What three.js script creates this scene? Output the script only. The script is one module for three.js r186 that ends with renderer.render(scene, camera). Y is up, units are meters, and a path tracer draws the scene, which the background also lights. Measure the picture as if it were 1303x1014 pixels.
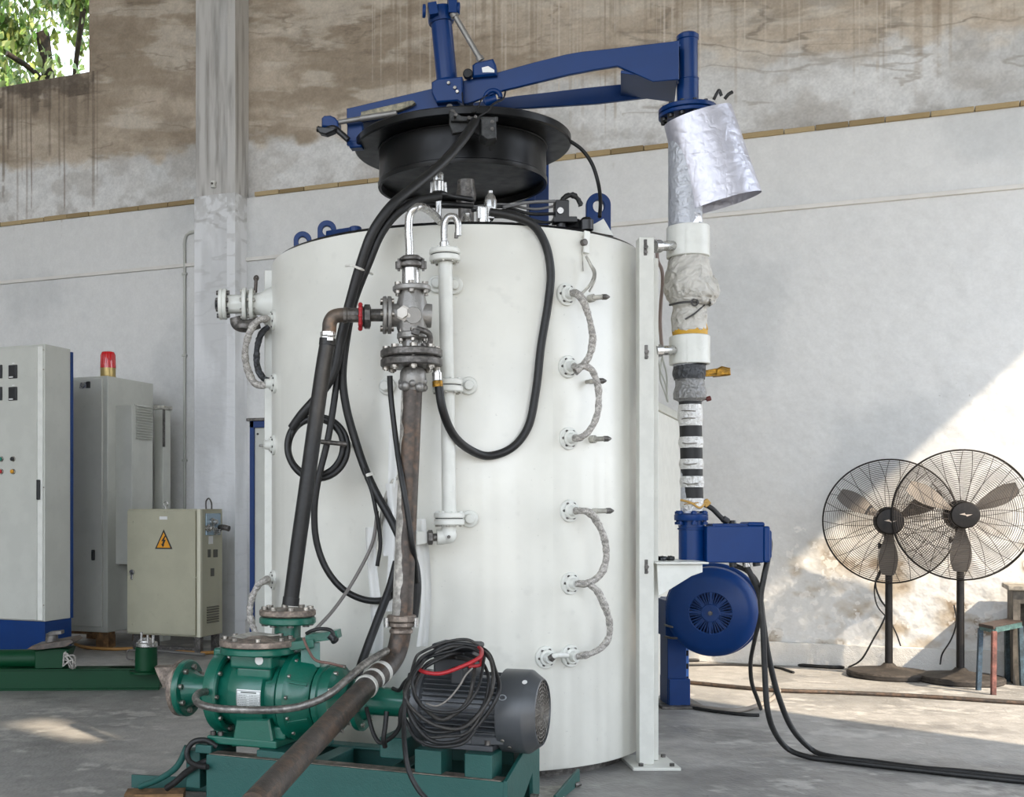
import * as THREE from 'three';
import { RoundedBoxGeometry } from 'three/addons/geometries/RoundedBoxGeometry.js';
import { mergeGeometries, toCreasedNormals } from 'three/addons/utils/BufferGeometryUtils.js';
import { FontLoader } from 'three/addons/loaders/FontLoader.js';
import { TextGeometry } from 'three/addons/geometries/TextGeometry.js';

// ---------------------------------------------------------------- camera, sky, sun, exposure
const EYE = 1.09, FOCAL = 1500, U0 = 450, V0 = 648;           // eye height (m), focal length and lens axis in pixels of the 1303 x 1014 frame
const YAW = Math.atan2(1500, 3500), CY = Math.cos(YAW), SY = Math.sin(YAW);
const scene = new THREE.Scene();
const camera = new THREE.PerspectiveCamera(2 * Math.atan(507 / FOCAL) * 180 / Math.PI, 1303 / 1014, 0.05, 400);
camera.position.set(0, EYE, 0);
camera.rotation.y = YAW;
camera.setViewOffset(1303, 1014, 651.5 - U0, 507 - V0, 1303, 1014);
const renderer = new THREE.WebGLRenderer();
renderer.toneMapping = THREE.LinearToneMapping;
renderer.toneMappingExposure = 4.0;
renderer.shadowMap.enabled = true;

const SUNWARD = new THREE.Vector3(0.9, 0.886, 0.436).normalize();
{ // hazy bright summer sky: whitish near the horizon, pale blue overhead
  const W = 256, H = 128, d = new Float32Array(W * H * 4);
  for (let y = 0; y < H; y++) for (let x = 0; x < W; x++) {
    const up = Math.sin(((y + 0.5) / H - 0.5) * Math.PI), k = Math.pow(Math.max(0, up), 0.6), o = (y * W + x) * 4;
    const c = up < 0 ? [0.5, 0.49, 0.46] : [1.12 - 0.48 * k, 1.12 - 0.3 * k, 1.12 - 0.02 * k];
    d[o] = c[0]; d[o + 1] = c[1]; d[o + 2] = c[2]; d[o + 3] = 1;
  }
  const t = new THREE.DataTexture(d, W, H, THREE.RGBAFormat, THREE.FloatType);
  t.mapping = THREE.EquirectangularReflectionMapping; t.magFilter = THREE.LinearFilter; t.needsUpdate = true;
  scene.background = t; scene.environment = t;
}
scene.backgroundIntensity = 1.0;
scene.environmentIntensity = 1.0;
const sun = new THREE.DirectionalLight(0xffecd2, 2.3);
sun.position.copy(SUNWARD).multiplyScalar(40);
sun.castShadow = true;
sun.shadow.radius = 1.6;
Object.assign(sun.shadow.camera, { left: -20, right: 20, top: 20, bottom: -20, near: 1, far: 90 });
sun.shadow.mapSize.set(4096, 4096);
scene.add(sun);

// ---------------------------------------------------------------- places
const V = (x, y, z) => new THREE.Vector3(x, y, z);
const C = (X, y, d) => V(CY * X - SY * d, y, -(SY * X + CY * d));            // camera-frame plan position (right, height, depth)
const P = (u, v, d) => C((u - U0) * d / FOCAL, EYE - (v - V0) * d / FOCAL, d); // a pixel at a depth
const R3 = (x, y, into) => V(x, y, -into);
const RIGHT = V(CY, 0, -SY), FORE = V(-SY, 0, -CY), UP = V(0, 1, 0);          // camera right and forward, in the world
const ray = (u, v) => P(u, v, 1).sub(V(0, EYE, 0));
const PY = (u, v, y) => { const r = ray(u, v); return r.multiplyScalar((y - EYE) / r.y).add(V(0, EYE, 0)); };
const PF = (u, v) => PY(u, v, 0);
const PI = (u, v, into) => { const r = ray(u, v); return r.multiplyScalar(into / -r.z).add(V(0, EYE, 0)); };
const mpp = (d) => d / FOCAL;
const TANK = C(0.481, 0, 5.55), TR = 0.865, TB = 0.04, TT = 2.224;
const PT = (u, v, off = 0) => {                                               // a pixel on the furnace shell (or off it)
  const r = ray(u, v), q = TR + off, a = r.x * r.x + r.z * r.z, b = -(r.x * TANK.x + r.z * TANK.z), c = TANK.x ** 2 + TANK.z ** 2 - q * q;
  const disc = Math.max(0, b * b - a * c);
  return r.multiplyScalar((-b - Math.sqrt(disc)) / a).add(V(0, EYE, 0));
};
const outward = (p) => V(p.x - TANK.x, 0, p.z - TANK.z).normalize();
const WALL = (EYE * FOCAL / (0.0491 * 3500)) * CY;                            // the back wall's distance
const lerpV = (a, b, t) => a.clone().lerp(b, t);
const off = (p, d, s) => p.clone().addScaledVector(d, s);

// ---------------------------------------------------------------- random and noise
let seed = 7;
const rnd = () => { seed = (seed * 1664525 + 1013904223) >>> 0; return seed / 4294967296; };
const rr = (a, b) => a + (b - a) * rnd();
const hash = (ix, iy, s) => { let h = (ix * 374761393 + iy * 668265263 + s * 1442695041) | 0; h = Math.imul(h ^ (h >>> 13), 1274126177); return ((h ^ (h >>> 16)) >>> 0) / 4294967296; };
function noise(x, y, s = 0, px = 0, py = 0) {                                 // value noise, periodic if px, py are given
  const ix = Math.floor(x), iy = Math.floor(y), fx = x - ix, fy = y - iy, a = fx * fx * (3 - 2 * fx), b = fy * fy * (3 - 2 * fy);
  const w = (i, n) => (n ? ((i % n) + n) % n : i);
  const x0 = w(ix, px), x1 = w(ix + 1, px), y0 = w(iy, py), y1 = w(iy + 1, py);
  const t = hash(x0, y0, s), u = hash(x1, y0, s), p = hash(x0, y1, s), q = hash(x1, y1, s);
  return t + (u - t) * a + (p - t) * b + (t - u - p + q) * a * b;
}
function fbm(x, y, s = 0, n = 5, px = 0, py = 0) { let v = 0, a = 0.5, t = 0; for (let i = 0; i < n; i++) { v += a * noise(x, y, s + i, px, py); t += a; a *= 0.5; x *= 2; y *= 2; px *= 2; py *= 2; } return v / t; }
const sstep = (a, b, x) => { const t = Math.min(1, Math.max(0, (x - a) / (b - a))); return t * t * (3 - 2 * t); };
const mix = (a, b, t) => a + (b - a) * t;
const mix3 = (a, b, t) => [mix(a[0], b[0], t), mix(a[1], b[1], t), mix(a[2], b[2], t)];

function texture(w, h, f, srgb = true, wrap = THREE.RepeatWrapping) {
  const d = new Uint8Array(w * h * 4);
  for (let y = 0; y < h; y++) for (let x = 0; x < w; x++) {
    const c = f(x / w, y / h), o = (y * w + x) * 4;
    d[o] = Math.max(0, Math.min(255, c[0])); d[o + 1] = Math.max(0, Math.min(255, c[1])); d[o + 2] = Math.max(0, Math.min(255, c[2])); d[o + 3] = 255;
  }
  const t = new THREE.DataTexture(d, w, h, THREE.RGBAFormat, THREE.UnsignedByteType);
  t.wrapS = t.wrapT = wrap; t.magFilter = THREE.LinearFilter; t.minFilter = THREE.LinearMipmapLinearFilter; t.generateMipmaps = true;
  if (srgb) t.colorSpace = THREE.SRGBColorSpace;
  t.needsUpdate = true;
  return t;
}
const rep = (t, sx, sy = sx) => { const c = t.clone(); c.repeat.set(sx, sy); c.needsUpdate = true; return c; };

// ---------------------------------------------------------------- shared textures (1 unit of uv = 1 m before repeat)
const grime = texture(512, 512, (x, y) => {                                    // fine mottling with specks, for paint
  const a = fbm(x * 8, y * 8, 3, 5, 8, 8), b = noise(x * 128, y * 128, 9, 128, 128), c = fbm(x * 32, y * 32, 21, 3, 32, 32);
  let v = 247 + 8 * sstep(0.3, 0.7, a) - 8 * sstep(0.7, 0.95, c);
  if (b > 0.99) v -= 22;
  return [v, v, v];
});
const worn = texture(512, 512, (x, y) => {                                     // handled, scuffed steel and old paint
  const a = fbm(x * 6, y * 6, 31, 6, 6, 6), b = fbm(x * 24, y * 24, 47, 4, 24, 24), s = noise(x * 200, y * 12, 5, 200, 12);
  let v = 150 + 105 * sstep(0.25, 0.75, a * 0.6 + b * 0.4) - 20 * (s > 0.9);
  return [v, v * 0.985, v * 0.965];
});
const rusty = texture(512, 512, (x, y) => {
  const a = fbm(x * 5, y * 5, 61, 6, 5, 5), b = fbm(x * 40, y * 40, 67, 3, 40, 40), k = sstep(0.45, 0.7, a * 0.7 + b * 0.3);
  const c = mix3([104, 99, 95], [120, 102, 88], k), v = 0.75 + 0.5 * b;
  return [c[0] * v, c[1] * v, c[2] * v];
});
const roughTex = texture(256, 256, (x, y) => { const a = fbm(x * 12, y * 12, 77, 4, 12, 12); const v = 150 + 105 * a; return [v, v, v]; }, false);
const wrinkle = texture(512, 512, (x, y) => {                                  // crumpled foil
  const wx = fbm(x * 6, y * 6, 81, 3, 6, 6), a = 1 - Math.abs(2 * fbm(x * 10 + wx, y * 10 + wx, 83, 4, 0, 0) - 1), b = 1 - Math.abs(2 * noise(x * 22 + wx * 2, y * 14, 85) - 1);
  const v = 255 * (0.65 * a + 0.35 * b);
  return [v, v, v];
}, false);
const ripple = texture(512, 512, (x, y) => { const v = 255 * fbm(x * 4, y * 4, 91, 5, 4, 4); return [v, v, v]; }, false);
const pitted = texture(512, 512, (x, y) => { const v = 255 * (0.6 * fbm(x * 30, y * 30, 95, 4, 30, 30) + 0.4 * noise(x * 160, y * 160, 97, 160, 160)); return [v, v, v]; }, false);

// ---------------------------------------------------------------- materials
const std = (color, rough, metal = 0, o = {}) => new THREE.MeshStandardMaterial({ color, roughness: rough, metalness: metal, ...o });
const phys = (color, rough, metal = 0, o = {}) => new THREE.MeshPhysicalMaterial({ color, roughness: rough, metalness: metal, ...o });
const M = {
  shell: phys(0xdfded5, 0.3, 0, { map: rep(grime, 0.7), bumpMap: rep(ripple, 0.8), bumpScale: 0.004, clearcoat: 0.25, clearcoatRoughness: 0.25 }),
  post: std(0xd0d0c8, 0.45, 0, { map: rep(grime, 3) }),
  white: std(0xd8d9d2, 0.38, 0, { map: rep(grime, 3) }),
  whiteDirty: std(0xd2d2ca, 0.5, 0, { map: rep(worn, 2) }),
  blue: phys(0x043068, 0.36, 0, { map: rep(grime, 2), specularIntensity: 0.55 }),
  green: phys(0x0a5a49, 0.3, 0, { map: rep(grime, 4), bumpMap: rep(pitted, 2), bumpScale: 0.0006, clearcoat: 0.3, clearcoatRoughness: 0.25 }),
  beamGreen: phys(0x033a20, 0.5, 0, { specularIntensity: 0.45, map: rep(grime, 1.5) }),
  skidGreen: std(0x164c46, 0.5, 0, { map: rep(grime, 2), bumpMap: rep(pitted, 2), bumpScale: 0.0006 }),
  black: phys(0x0b0c0d, 0.45, 0, { specularIntensity: 0.5, map: rep(grime, 2), roughnessMap: rep(roughTex, 2) }),
  rubber: std(0x1c1d1e, 0.5, 0, { map: rep(worn, 4) }),
  cable: std(0x202122, 0.55, 0, { map: rep(worn, 6) }),
  darkSteel: std(0x777573, 0.42, 0.5, { map: rep(worn, 5), bumpMap: rep(pitted, 5), bumpScale: 0.0008 }),
  castSteel: std(0x8d8b87, 0.38, 0.55, { map: rep(grime, 5), bumpMap: rep(pitted, 4), bumpScale: 0.0014 }),
  steel: std(0xb4b3b0, 0.34, 0.85, { map: rep(grime, 6), roughnessMap: rep(roughTex, 5) }),
  rawPipe: std(0xbdb6b0, 0.5, 0.35, { map: rep(rusty, 1.5), bumpMap: rep(pitted, 4), bumpScale: 0.0008 }),
  rustSteel: std(0xa69a90, 0.5, 0.5, { map: rep(worn, 4), bumpMap: rep(pitted, 4), bumpScale: 0.001 }),
  bolt: std(0xbdbab4, 0.35, 0.8, { map: rep(worn, 8) }),
  braid: std(0xd2d0cc, 0.5, 0.2, { map: rep(worn, 24), bumpMap: rep(wrinkle, 14), bumpScale: 0.002 }),
  wireGrey: std(0x77736f, 0.6, 0.1, { map: rep(grime, 6) }),
  foil: std(0xd9d9dc, 0.34, 0.75, { map: rep(grime, 3), bumpMap: rep(wrinkle, 2.2), bumpScale: 0.012 }),
  wrapGrey: std(0xc4c1b9, 0.6, 0.1, { map: rep(grime, 4), bumpMap: rep(wrinkle, 1.6), bumpScale: 0.03 }),
  wrapDark: std(0x45474a, 0.5, 0.3, { map: rep(grime, 5), bumpMap: rep(wrinkle, 4), bumpScale: 0.012 }),
  wrapWhite: std(0xd6d5d2, 0.45, 0.3, { map: rep(grime, 5), bumpMap: rep(wrinkle, 5), bumpScale: 0.01 }),
  tape: std(0xdad8d0, 0.6, 0, { map: rep(grime, 8), bumpMap: rep(wrinkle, 8), bumpScale: 0.003 }),
  yellow: std(0xc99b2e, 0.55, 0, { map: rep(grime, 8) }),
  yellowWire: std(0xb08a45, 0.6, 0),
  brass: std(0xb08428, 0.4, 0.6, { map: rep(worn, 10) }),
  motorGrey: phys(0x404346, 0.4, 0, { map: rep(grime, 3), clearcoat: 0.15, clearcoatRoughness: 0.3 }),
  red: std(0xa01c24, 0.45, 0, { map: rep(grime, 5) }),
  cabinetGrey: std(0xb9bab2, 0.5, 0, { map: rep(grime, 1.2) }),
  cabinetBeige: std(0xa9a690, 0.5, 0, { map: rep(grime, 1.2) }),
  dark: std(0x0c0c0d, 0.8),
  plastic: std(0x18191b, 0.4),
  wood: std(0x8c6a45, 0.8, 0, { map: rep(worn, 2) }),
  fanBlack: std(0x1b1817, 0.5, 0.3, { map: rep(worn, 4) }),
  wire: std(0x3d3733, 0.55, 0.2),
  blade: std(0x4a4542, 0.5, 0.2),
  label: std(0xd9d9d6, 0.4, 0.1),
  redLens: phys(0xc01018, 0.15, 0, { clearcoat: 0.6 }),
  goldBase: std(0xa8935f, 0.35, 0.6),
};

// ---------------------------------------------------------------- geometry helpers (world coordinates)
function boxUV(g) {                                                            // uv in metres from the face direction
  const p = g.attributes.position, n = p.count, uv = new Float32Array(n * 2), a = V(), b = V(), c = V();
  for (let i = 0; i < n; i += 3) {
    a.fromBufferAttribute(p, i); b.fromBufferAttribute(p, i + 1).sub(a); c.fromBufferAttribute(p, i + 2).sub(a);
    const f = b.cross(c), X = Math.abs(f.x), Y = Math.abs(f.y), Z = Math.abs(f.z);
    for (let k = 0; k < 3; k++) {
      const x = p.getX(i + k), y = p.getY(i + k), z = p.getZ(i + k), o = (i + k) * 2;
      if (X >= Y && X >= Z) { uv[o] = z; uv[o + 1] = y; } else if (Y >= Z) { uv[o] = x; uv[o + 1] = z; } else { uv[o] = x; uv[o + 1] = y; }
    }
  }
  g.setAttribute('uv', new THREE.BufferAttribute(uv, 2));
  return g;
}
function plain(g) {
  let h = g.index ? g.toNonIndexed() : g;
  for (const k of Object.keys(h.attributes)) if (!['position', 'normal'].includes(k)) h.deleteAttribute(k);
  if (!h.attributes.normal) h.computeVertexNormals();
  h.clearGroups();
  return h;
}
const join = (gs, ownUV = false) => ownUV ? mergeGeometries([].concat(gs).map((g) => (g.index ? g.toNonIndexed() : g))) : boxUV(mergeGeometries([].concat(gs).flat(9).map(plain)));
const taken = {};
const numbered = (n) => { const k = (taken[n] = (taken[n] ?? -1) + 1); return k ? n + '_' + String(k).padStart(3, '0') : n; };
function thing(name, label, category, base, group) {
  const g = new THREE.Group();
  g.name = numbered(name); g.position.copy(base);
  g.userData = { label, category };
  if (group) g.userData.group = group;
  scene.add(g);
  return g;
}
function originOf(o) { const p = V(0, 0, 0); for (; o && o !== scene; o = o.parent) p.add(o.position); return p; }
function add(parent, name, geos, mat, label) {                                 // one part: world-space shapes merged into one mesh
  const g = join(geos), m = new THREE.Mesh(g, mat), o = originOf(parent);
  g.translate(-o.x, -o.y, -o.z);
  m.name = name; m.castShadow = m.receiveShadow = true;
  if (label) m.userData.label = label;
  parent.add(m);
  return m;
}
function single(name, label, category, geos, mat, group) {                     // a thing that is one mesh, its origin at the middle of its foot
  const g = join(geos); g.computeBoundingBox();
  const b = g.boundingBox, o = V((b.min.x + b.max.x) / 2, b.min.y, (b.min.z + b.max.z) / 2), m = new THREE.Mesh(g, mat);
  g.translate(-o.x, -o.y, -o.z); m.position.copy(o);
  m.name = numbered(name); m.userData = { label, category }; m.castShadow = m.receiveShadow = true;
  if (group) m.userData.group = group;
  scene.add(m);
  return m;
}
function struct(name, geos, mat, ownUV = false) {
  const m = new THREE.Mesh(join(geos, ownUV), mat);
  m.name = numbered(name); m.userData.kind = 'structure'; m.castShadow = m.receiveShadow = true;
  scene.add(m);
  return m;
}
const qTo = (dir) => new THREE.Quaternion().setFromUnitVectors(UP, dir.clone().normalize());
function cyl(a, b, r0, r1 = r0, n = 20, open = false) {
  const d = b.clone().sub(a), g = new THREE.CylinderGeometry(r1, r0, d.length(), n, 1, open);
  return g.applyQuaternion(qTo(d)).translate((a.x + b.x) / 2, (a.y + b.y) / 2, (a.z + b.z) / 2);
}
function lathe(o, dir, prof, n = 28, crease = 0.6) {                           // profile of [radius, height along dir]
  const g = new THREE.LatheGeometry(prof.map(([r, h]) => new THREE.Vector2(Math.max(r, 1e-5), h)), n);
  return toCreasedNormals(plain(g), crease).applyQuaternion(qTo(dir)).translate(o.x, o.y, o.z);
}
// a disc with chamfered edges, its back face at o
const disc = (o, dir, r, t, n = 28, c = Math.min(t, r) * 0.18) => lathe(o, dir, [[0, 0], [r - c, 0], [r, c], [r, t - c], [r - c, t], [0, t]], n);
const ring = (o, dir, r, ri, t, n = 32, c = t * 0.15) => lathe(o, dir, [[ri, 0], [r - c, 0], [r, c], [r, t - c], [r - c, t], [ri, t], [ri, 0]], n);
function tube(pts, r, n = 10, seg = pts.length * 10, closed = false) {
  const curve = new THREE.CatmullRomCurve3(pts, closed, 'centripetal'), g = [new THREE.TubeGeometry(curve, seg, r, n, closed)];
  if (!closed) for (const [t, s] of [[0, -1], [1, 1]]) { const p = curve.getPoint(t), d = curve.getTangent(t).multiplyScalar(s); g.push(new THREE.CircleGeometry(r, n).applyQuaternion(new THREE.Quaternion().setFromUnitVectors(V(0, 0, 1), d)).translate(p.x, p.y, p.z)); }
  return g;
}
// lumpy wrapped tube: radius varies along and around
function lumpyTube(pts, r, amp, n = 12, seg = pts.length * 14, s = 1, wind = 0) {
  const curve = new THREE.CatmullRomCurve3(pts, false, 'centripetal'), g = new THREE.TubeGeometry(curve, seg, r, n, false), p = g.attributes.position, q = V();
  for (let i = 0; i <= seg; i++) { const c = curve.getPointAt(i / seg); for (let j = 0; j <= n; j++) { const k = i * (n + 1) + j; q.fromBufferAttribute(p, k).sub(c); const a = j % n, f = 1 + amp * (2 * noise(i * 0.45 + a * wind, a * 0.8, s, 0, 0) - 1) + amp * (2 * noise(i * 0.17, 3, s + 5) - 1); q.multiplyScalar(f).add(c); p.setXYZ(k, q.x, q.y, q.z); } }
  g.computeVertexNormals();
  return g;
}
function box(c, sx, sy, sz, bev = 0.004, turn = 0) {                           // room-aligned unless turned about y
  const b = Math.min(bev, sx / 2.01, sy / 2.01, sz / 2.01), g = b > 0 ? new RoundedBoxGeometry(sx, sy, sz, 1, b) : new THREE.BoxGeometry(sx, sy, sz);
  if (turn) g.rotateY(turn);
  return g.translate(c.x, c.y, c.z);
}
const span = (x0, x1, y0, y1, z0, z1, bev = 0.004) => box(V((x0 + x1) / 2, (y0 + y1) / 2, (z0 + z1) / 2), Math.abs(x1 - x0), Math.abs(y1 - y0), Math.abs(z1 - z0), bev);
function beam(a, b, w, h, up = UP, bev = 0.002) {                              // a bar from a to b, w wide and h high
  const d = b.clone().sub(a), L = d.length(), z = d.clone().normalize(), x = up.clone().cross(z).normalize(), y = z.clone().cross(x);
  return new RoundedBoxGeometry(w, h, L, 1, Math.min(bev, w / 2.01, h / 2.01)).applyMatrix4(new THREE.Matrix4().makeBasis(x, y, z)).translate((a.x + b.x) / 2, (a.y + b.y) / 2, (a.z + b.z) / 2);
}
function plate(pts, normal, t, bev = 0.003, holes = []) {                      // a flat plate whose front face outline is pts, thickness going against normal
  const n = normal.clone().normalize(), x = Math.abs(n.y) > 0.999 ? V(1, 0, 0) : UP.clone().cross(n).normalize(), y = n.clone().cross(x), o = pts[0], to2 = (p) => { const q = p.clone().sub(o); return new THREE.Vector2(q.dot(x), q.dot(y)); };
  const s = new THREE.Shape(pts.map(to2));
  for (const h of holes) s.holes.push(new THREE.Path(h.map(to2)));
  const g = new THREE.ExtrudeGeometry(s, { depth: Math.max(0.0005, t - 2 * bev), bevelEnabled: bev > 0, bevelThickness: bev, bevelSize: bev, bevelOffset: -bev, bevelSegments: 1, curveSegments: 12 });
  return g.translate(0, 0, -t + bev).applyMatrix4(new THREE.Matrix4().makeBasis(x, y, n)).translate(o.x, o.y, o.z);
}
const hex = (o, dir, r, h) => cyl(o, off(o, dir, h), r, r, 6);
function around(o, dir, r, n, f, phase = 0) {                                  // n points on a circle
  const q = qTo(dir), out = [];
  for (let i = 0; i < n; i++) { const a = phase + i * 2 * Math.PI / n; out.push(f(V(r * Math.cos(a), 0, r * Math.sin(a)).applyQuaternion(q).add(o), a)); }
  return out;
}
// a flange part with its bolts as sub-parts
function flange(parent, o, dir, R, t, mat, { n = 8, rb = R * 0.78, br = R * 0.09, bh = br * 0.9, bmat = M.bolt, ri = 0, back = false, name = 'flange', label, phase = 0.2 } = {}) {
  const f = add(parent, name, ri ? ring(o, dir, R, ri, t) : disc(o, dir, R, t), mat, label);
  around(off(o, dir, t), dir, rb, n, (p) => add(f, 'bolt', hex(p, dir, br, bh), bmat), phase);
  if (back) around(o, dir, rb, n, (p) => add(f, 'bolt', hex(off(p, dir, -bh), dir, br, bh), bmat), phase);
  return f;
}
// ================================================================ the hall: floor, walls, roof, column, ledges
const intoAt = (u, x) => { const r = ray(u, V0); return -r.z * x / r.x; };
const GX = 3.6, LX = -10, FRONT = -7, ROOF = 8.4, LEDGE = 3.705, LEDGE2 = 3.2, SKIRT = 0.165, SILL = 5.015;
const WX0 = -7.8, WW = 9.4, WH = 5.9;
const WINR = PI(110, 50, WALL).x, COLR = PI(313.5, V0, WALL).x, COLW = 0.378, COLP = 0.205;
const wallMap = texture(2048, 1280, (a, b) => {
  const x = WX0 + a * WW, y = b * WH;
  const n1 = fbm(x * 1.3, y * 1.3, 101, 6), n2 = fbm(x * 5, y * 7, 111, 5), n3 = fbm(x * 0.6, y * 2.6, 121, 6), n4 = noise(x * 90, y * 90, 5), n5 = fbm(x * 18, y * 18, 131, 4);
  let c = [214, 214, 212];
  c = mix3(c, [200, 201, 200], sstep(0.45, 0.7, n1));
  if (y > LEDGE - 0.01) c = mix3(c, [186, 183, 178], 0.45 * sstep(0.35, 0.65, n2 * 0.5 + n1 * 0.5));
  // old brown plaster above the whitewash: ragged lower edge, trowel folds, pale scrapes
  const right = sstep(-2.6, -0.9, x), edge = 4.22 + 0.45 * (n3 - 0.5) + 0.3 * (n2 - 0.5);
  const fold = fbm(x * 1.1 + 0.4 * n2, y * 5.5 + 0.5 * x + 0.6 * n2, 151, 6), thin = 1 - Math.abs(2 * fbm(x * 1.2 + 0.3 * n1, y * 6 + 0.9 * x, 153, 6) - 1);
  const brown = sstep(edge - 0.05, edge + 0.12, y) * (1 - 0.5 * right * sstep(0.4, 0.6, n1 * 0.5 + fold * 0.5));
  let tone = mix3([188, 175, 158], [158, 144, 126], sstep(0.35, 0.65, fold));
  tone = mix3(tone, [206, 197, 183], 0.7 * sstep(0.52, 0.68, fbm(x * 2.2, y * 8 + x, 141, 5)));
  tone = mix3(tone, [138, 124, 107], 0.55 * sstep(0.55, 0.72, n1 * 0.6 + n2 * 0.4));
  c = mix3(c, tone, brown);
  c = mix3(c, [112, 100, 87], 0.38 * brown * sstep(0.95, 0.995, thin) * sstep(0.4, 0.6, n2));
  c = mix3(c, [140, 132, 121], (x > -1.6 && y > 3.95 && y < 4.7 ? 0.42 : 0) * sstep(0.93, 0.99, thin));
  // soot and dust caught above the ledge and round the old paint edges
  c = mix3(c, [158, 155, 150], 0.6 * sstep(0.52, 0.68, n2 * 0.7 + n5 * 0.3) * sstep(LEDGE + 0.33, LEDGE + 0.02, y) * (y > LEDGE ? 1 : 0));
  c = mix3(c, [164, 158, 150], 0.4 * sstep(0.55, 0.72, fbm(x * 3, y * 5, 161, 5)) * (y > LEDGE ? 1 : 0) * (1 - brown));
  // water runs: narrow columns with their own start and length
  const run = (x0, x1, top, len, dens, col, s, depth) => {
    if (x < x0 || x > x1 || y > top) return;
    const k = x * dens + 0.25 * fbm(x * 2, y * 1.5, s + 3, 2), cell = Math.floor(k), f = Math.abs(k - cell - 0.5) * 2, w = hash(cell, 1, s), L = len * (0.3 + hash(cell, 2, s)), wide = 0.25 + 0.6 * hash(cell, 4, s);
    if (w < 0.35) return;
    const t = (top - y) / L;
    c = mix3(c, col, depth * w * sstep(wide, wide * 0.5, f) * sstep(1, 0.75, t + 0.35 * (n5 - 0.5)) * (0.55 + 0.6 * n2));
  };
  run(WX0, WINR + 0.1, SILL, 1.15, 19, [112, 100, 88], 201, 0.85);
  run(WX0, WINR + 0.1, SILL, 0.5, 7, [96, 86, 76], 207, 0.6);
  run(-3.5, -0.4, WH, 1.7, 13, [140, 125, 107], 211, 0.6);
  run(-3.5, 0.95, WH, 1.75, 27, [150, 136, 118], 217, 0.55);
  run(-3.6, 0.4, WH, 1.55, 36, [212, 203, 190], 219, 0.8);
  run(-3.6, 0.2, WH, 1.2, 21, [206, 197, 184], 221, 0.7);
  run(0.0, 0.9, WH, 1.75, 9, [140, 122, 102], 225, 0.7);
  if (x < WINR + 0.06 && y > SILL - 0.2 && y < SILL) c = mix3(c, [92, 82, 72], 0.75 * sstep(0.4, 0.6, n2 * 0.6 + n5 * 0.4 + (y - SILL + 0.1)));
  // damp, peeling patches and mud splashes near the floor on the fan side
  const low = sstep(1.35, 0.3, y + 0.5 * (n1 - 0.5)) * sstep(-1.1, -0.3, x + 0.8 * (n1 - 0.5));
  c = mix3(c, [168, 152, 130], 0.85 * low * sstep(0.46, 0.62, n2 * 0.55 + n1 * 0.45));
  c = mix3(c, [124, 108, 90], 0.7 * low * sstep(0.57, 0.68, n5 * 0.45 + n2 * 0.55));
  if (low > 0.2 && n5 > 0.66) c = mix3(c, [232, 230, 226], 0.7);
  { const g = (y > LEDGE ? 0.9 : 0.965) + (y > LEDGE ? 0.2 : 0.07) * (0.6 * n5 + 0.4 * n4); c = [c[0] * g, c[1] * g, c[2] * g]; }
  if (n4 > 0.988 && n1 > 0.5) c = mix3(c, [140, 134, 126], 0.5);
  return c;
}, true, THREE.MirroredRepeatWrapping);
const wallBump = texture(1024, 1024, (a, b) => {
  const x = a * 24, y = b * 24, r = 1 - Math.abs(2 * fbm(x * 0.5, y * 1.4, 301, 5, 12, 33) - 1);
  const v = 255 * (0.5 * fbm(x * 0.5, y * 0.8, 303, 6, 12, 19) + 0.3 * r + 0.2 * fbm(x * 5, y * 5, 305, 3, 120, 120));
  return [v, v, v];
}, false);
const wallRelief = texture(2048, 1280, (a, b) => {
  const x = WX0 + a * WW, y = b * WH, k = sstep(4.0, 4.35, y + 0.3 * (fbm(x * 1.5, y * 3, 121, 4) - 0.5)), lowk = sstep(1.4, 0.4, y) * sstep(-2, -1, x);
  const rough = 0.5 * fbm(x * 2.4, y * 6, 311, 6) + 0.5 * (1 - Math.abs(2 * fbm(x * 1.6, y * 5, 313, 5) - 1)), soft = 0.6 * fbm(x * 1.2, y * 1.8, 315, 5) + 0.4 * fbm(x * 9, y * 9, 317, 3);
  const v = 255 * (0.5 + (rough - 0.5) * 0.9 * k + (soft - 0.5) * 0.26 * (1 - k) + 0.12 * lowk * (fbm(x * 14, y * 14, 319, 4) - 0.5));
  return [v, v, v];
}, false, THREE.MirroredRepeatWrapping);
const wallMat = std(0xffffff, 0.85, 0, { map: wallMap, bumpMap: wallRelief, bumpScale: 0.085 });
const plasterMat = std(0xc9c8c4, 0.85, 0, { map: rep(grime, 0.6) });
function wallUV(g) {
  const p = g.attributes.position, uv = new Float32Array(p.count * 2);
  for (let i = 0; i < p.count; i++) { uv[i * 2] = (p.getX(i) - p.getZ(i) * 0.001 - WX0) / WW; uv[i * 2 + 1] = p.getY(i) / WH; }
  g.setAttribute('uv', new THREE.BufferAttribute(uv, 2));
  return g;
}
// upper wall with the window opening, set back 4 cm behind the lower render
{
  const s = new THREE.Shape([[LX - 0.25, 0], [GX + 0.25, 0], [GX + 0.25, ROOF], [LX - 0.25, ROOF]].map(([x, y]) => new THREE.Vector2(x, y)));
  s.holes.push(new THREE.Path([[WINR - 2.6, SILL], [WINR, SILL], [WINR, SILL + 1.5], [WINR - 2.6, SILL + 1.5]].map(([x, y]) => new THREE.Vector2(x, y))));
  struct('wall_back', wallUV(plain(new THREE.ExtrudeGeometry(s, { depth: 0.24, bevelEnabled: false }).translate(0, 0, -WALL - 0.28))), wallMat, true);
  struct('trim_1', wallUV(plain(span(LX, GX, 0, LEDGE, -WALL - 0.041, -WALL, 0))), wallMat, true);      // the thicker lower render
}
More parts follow.
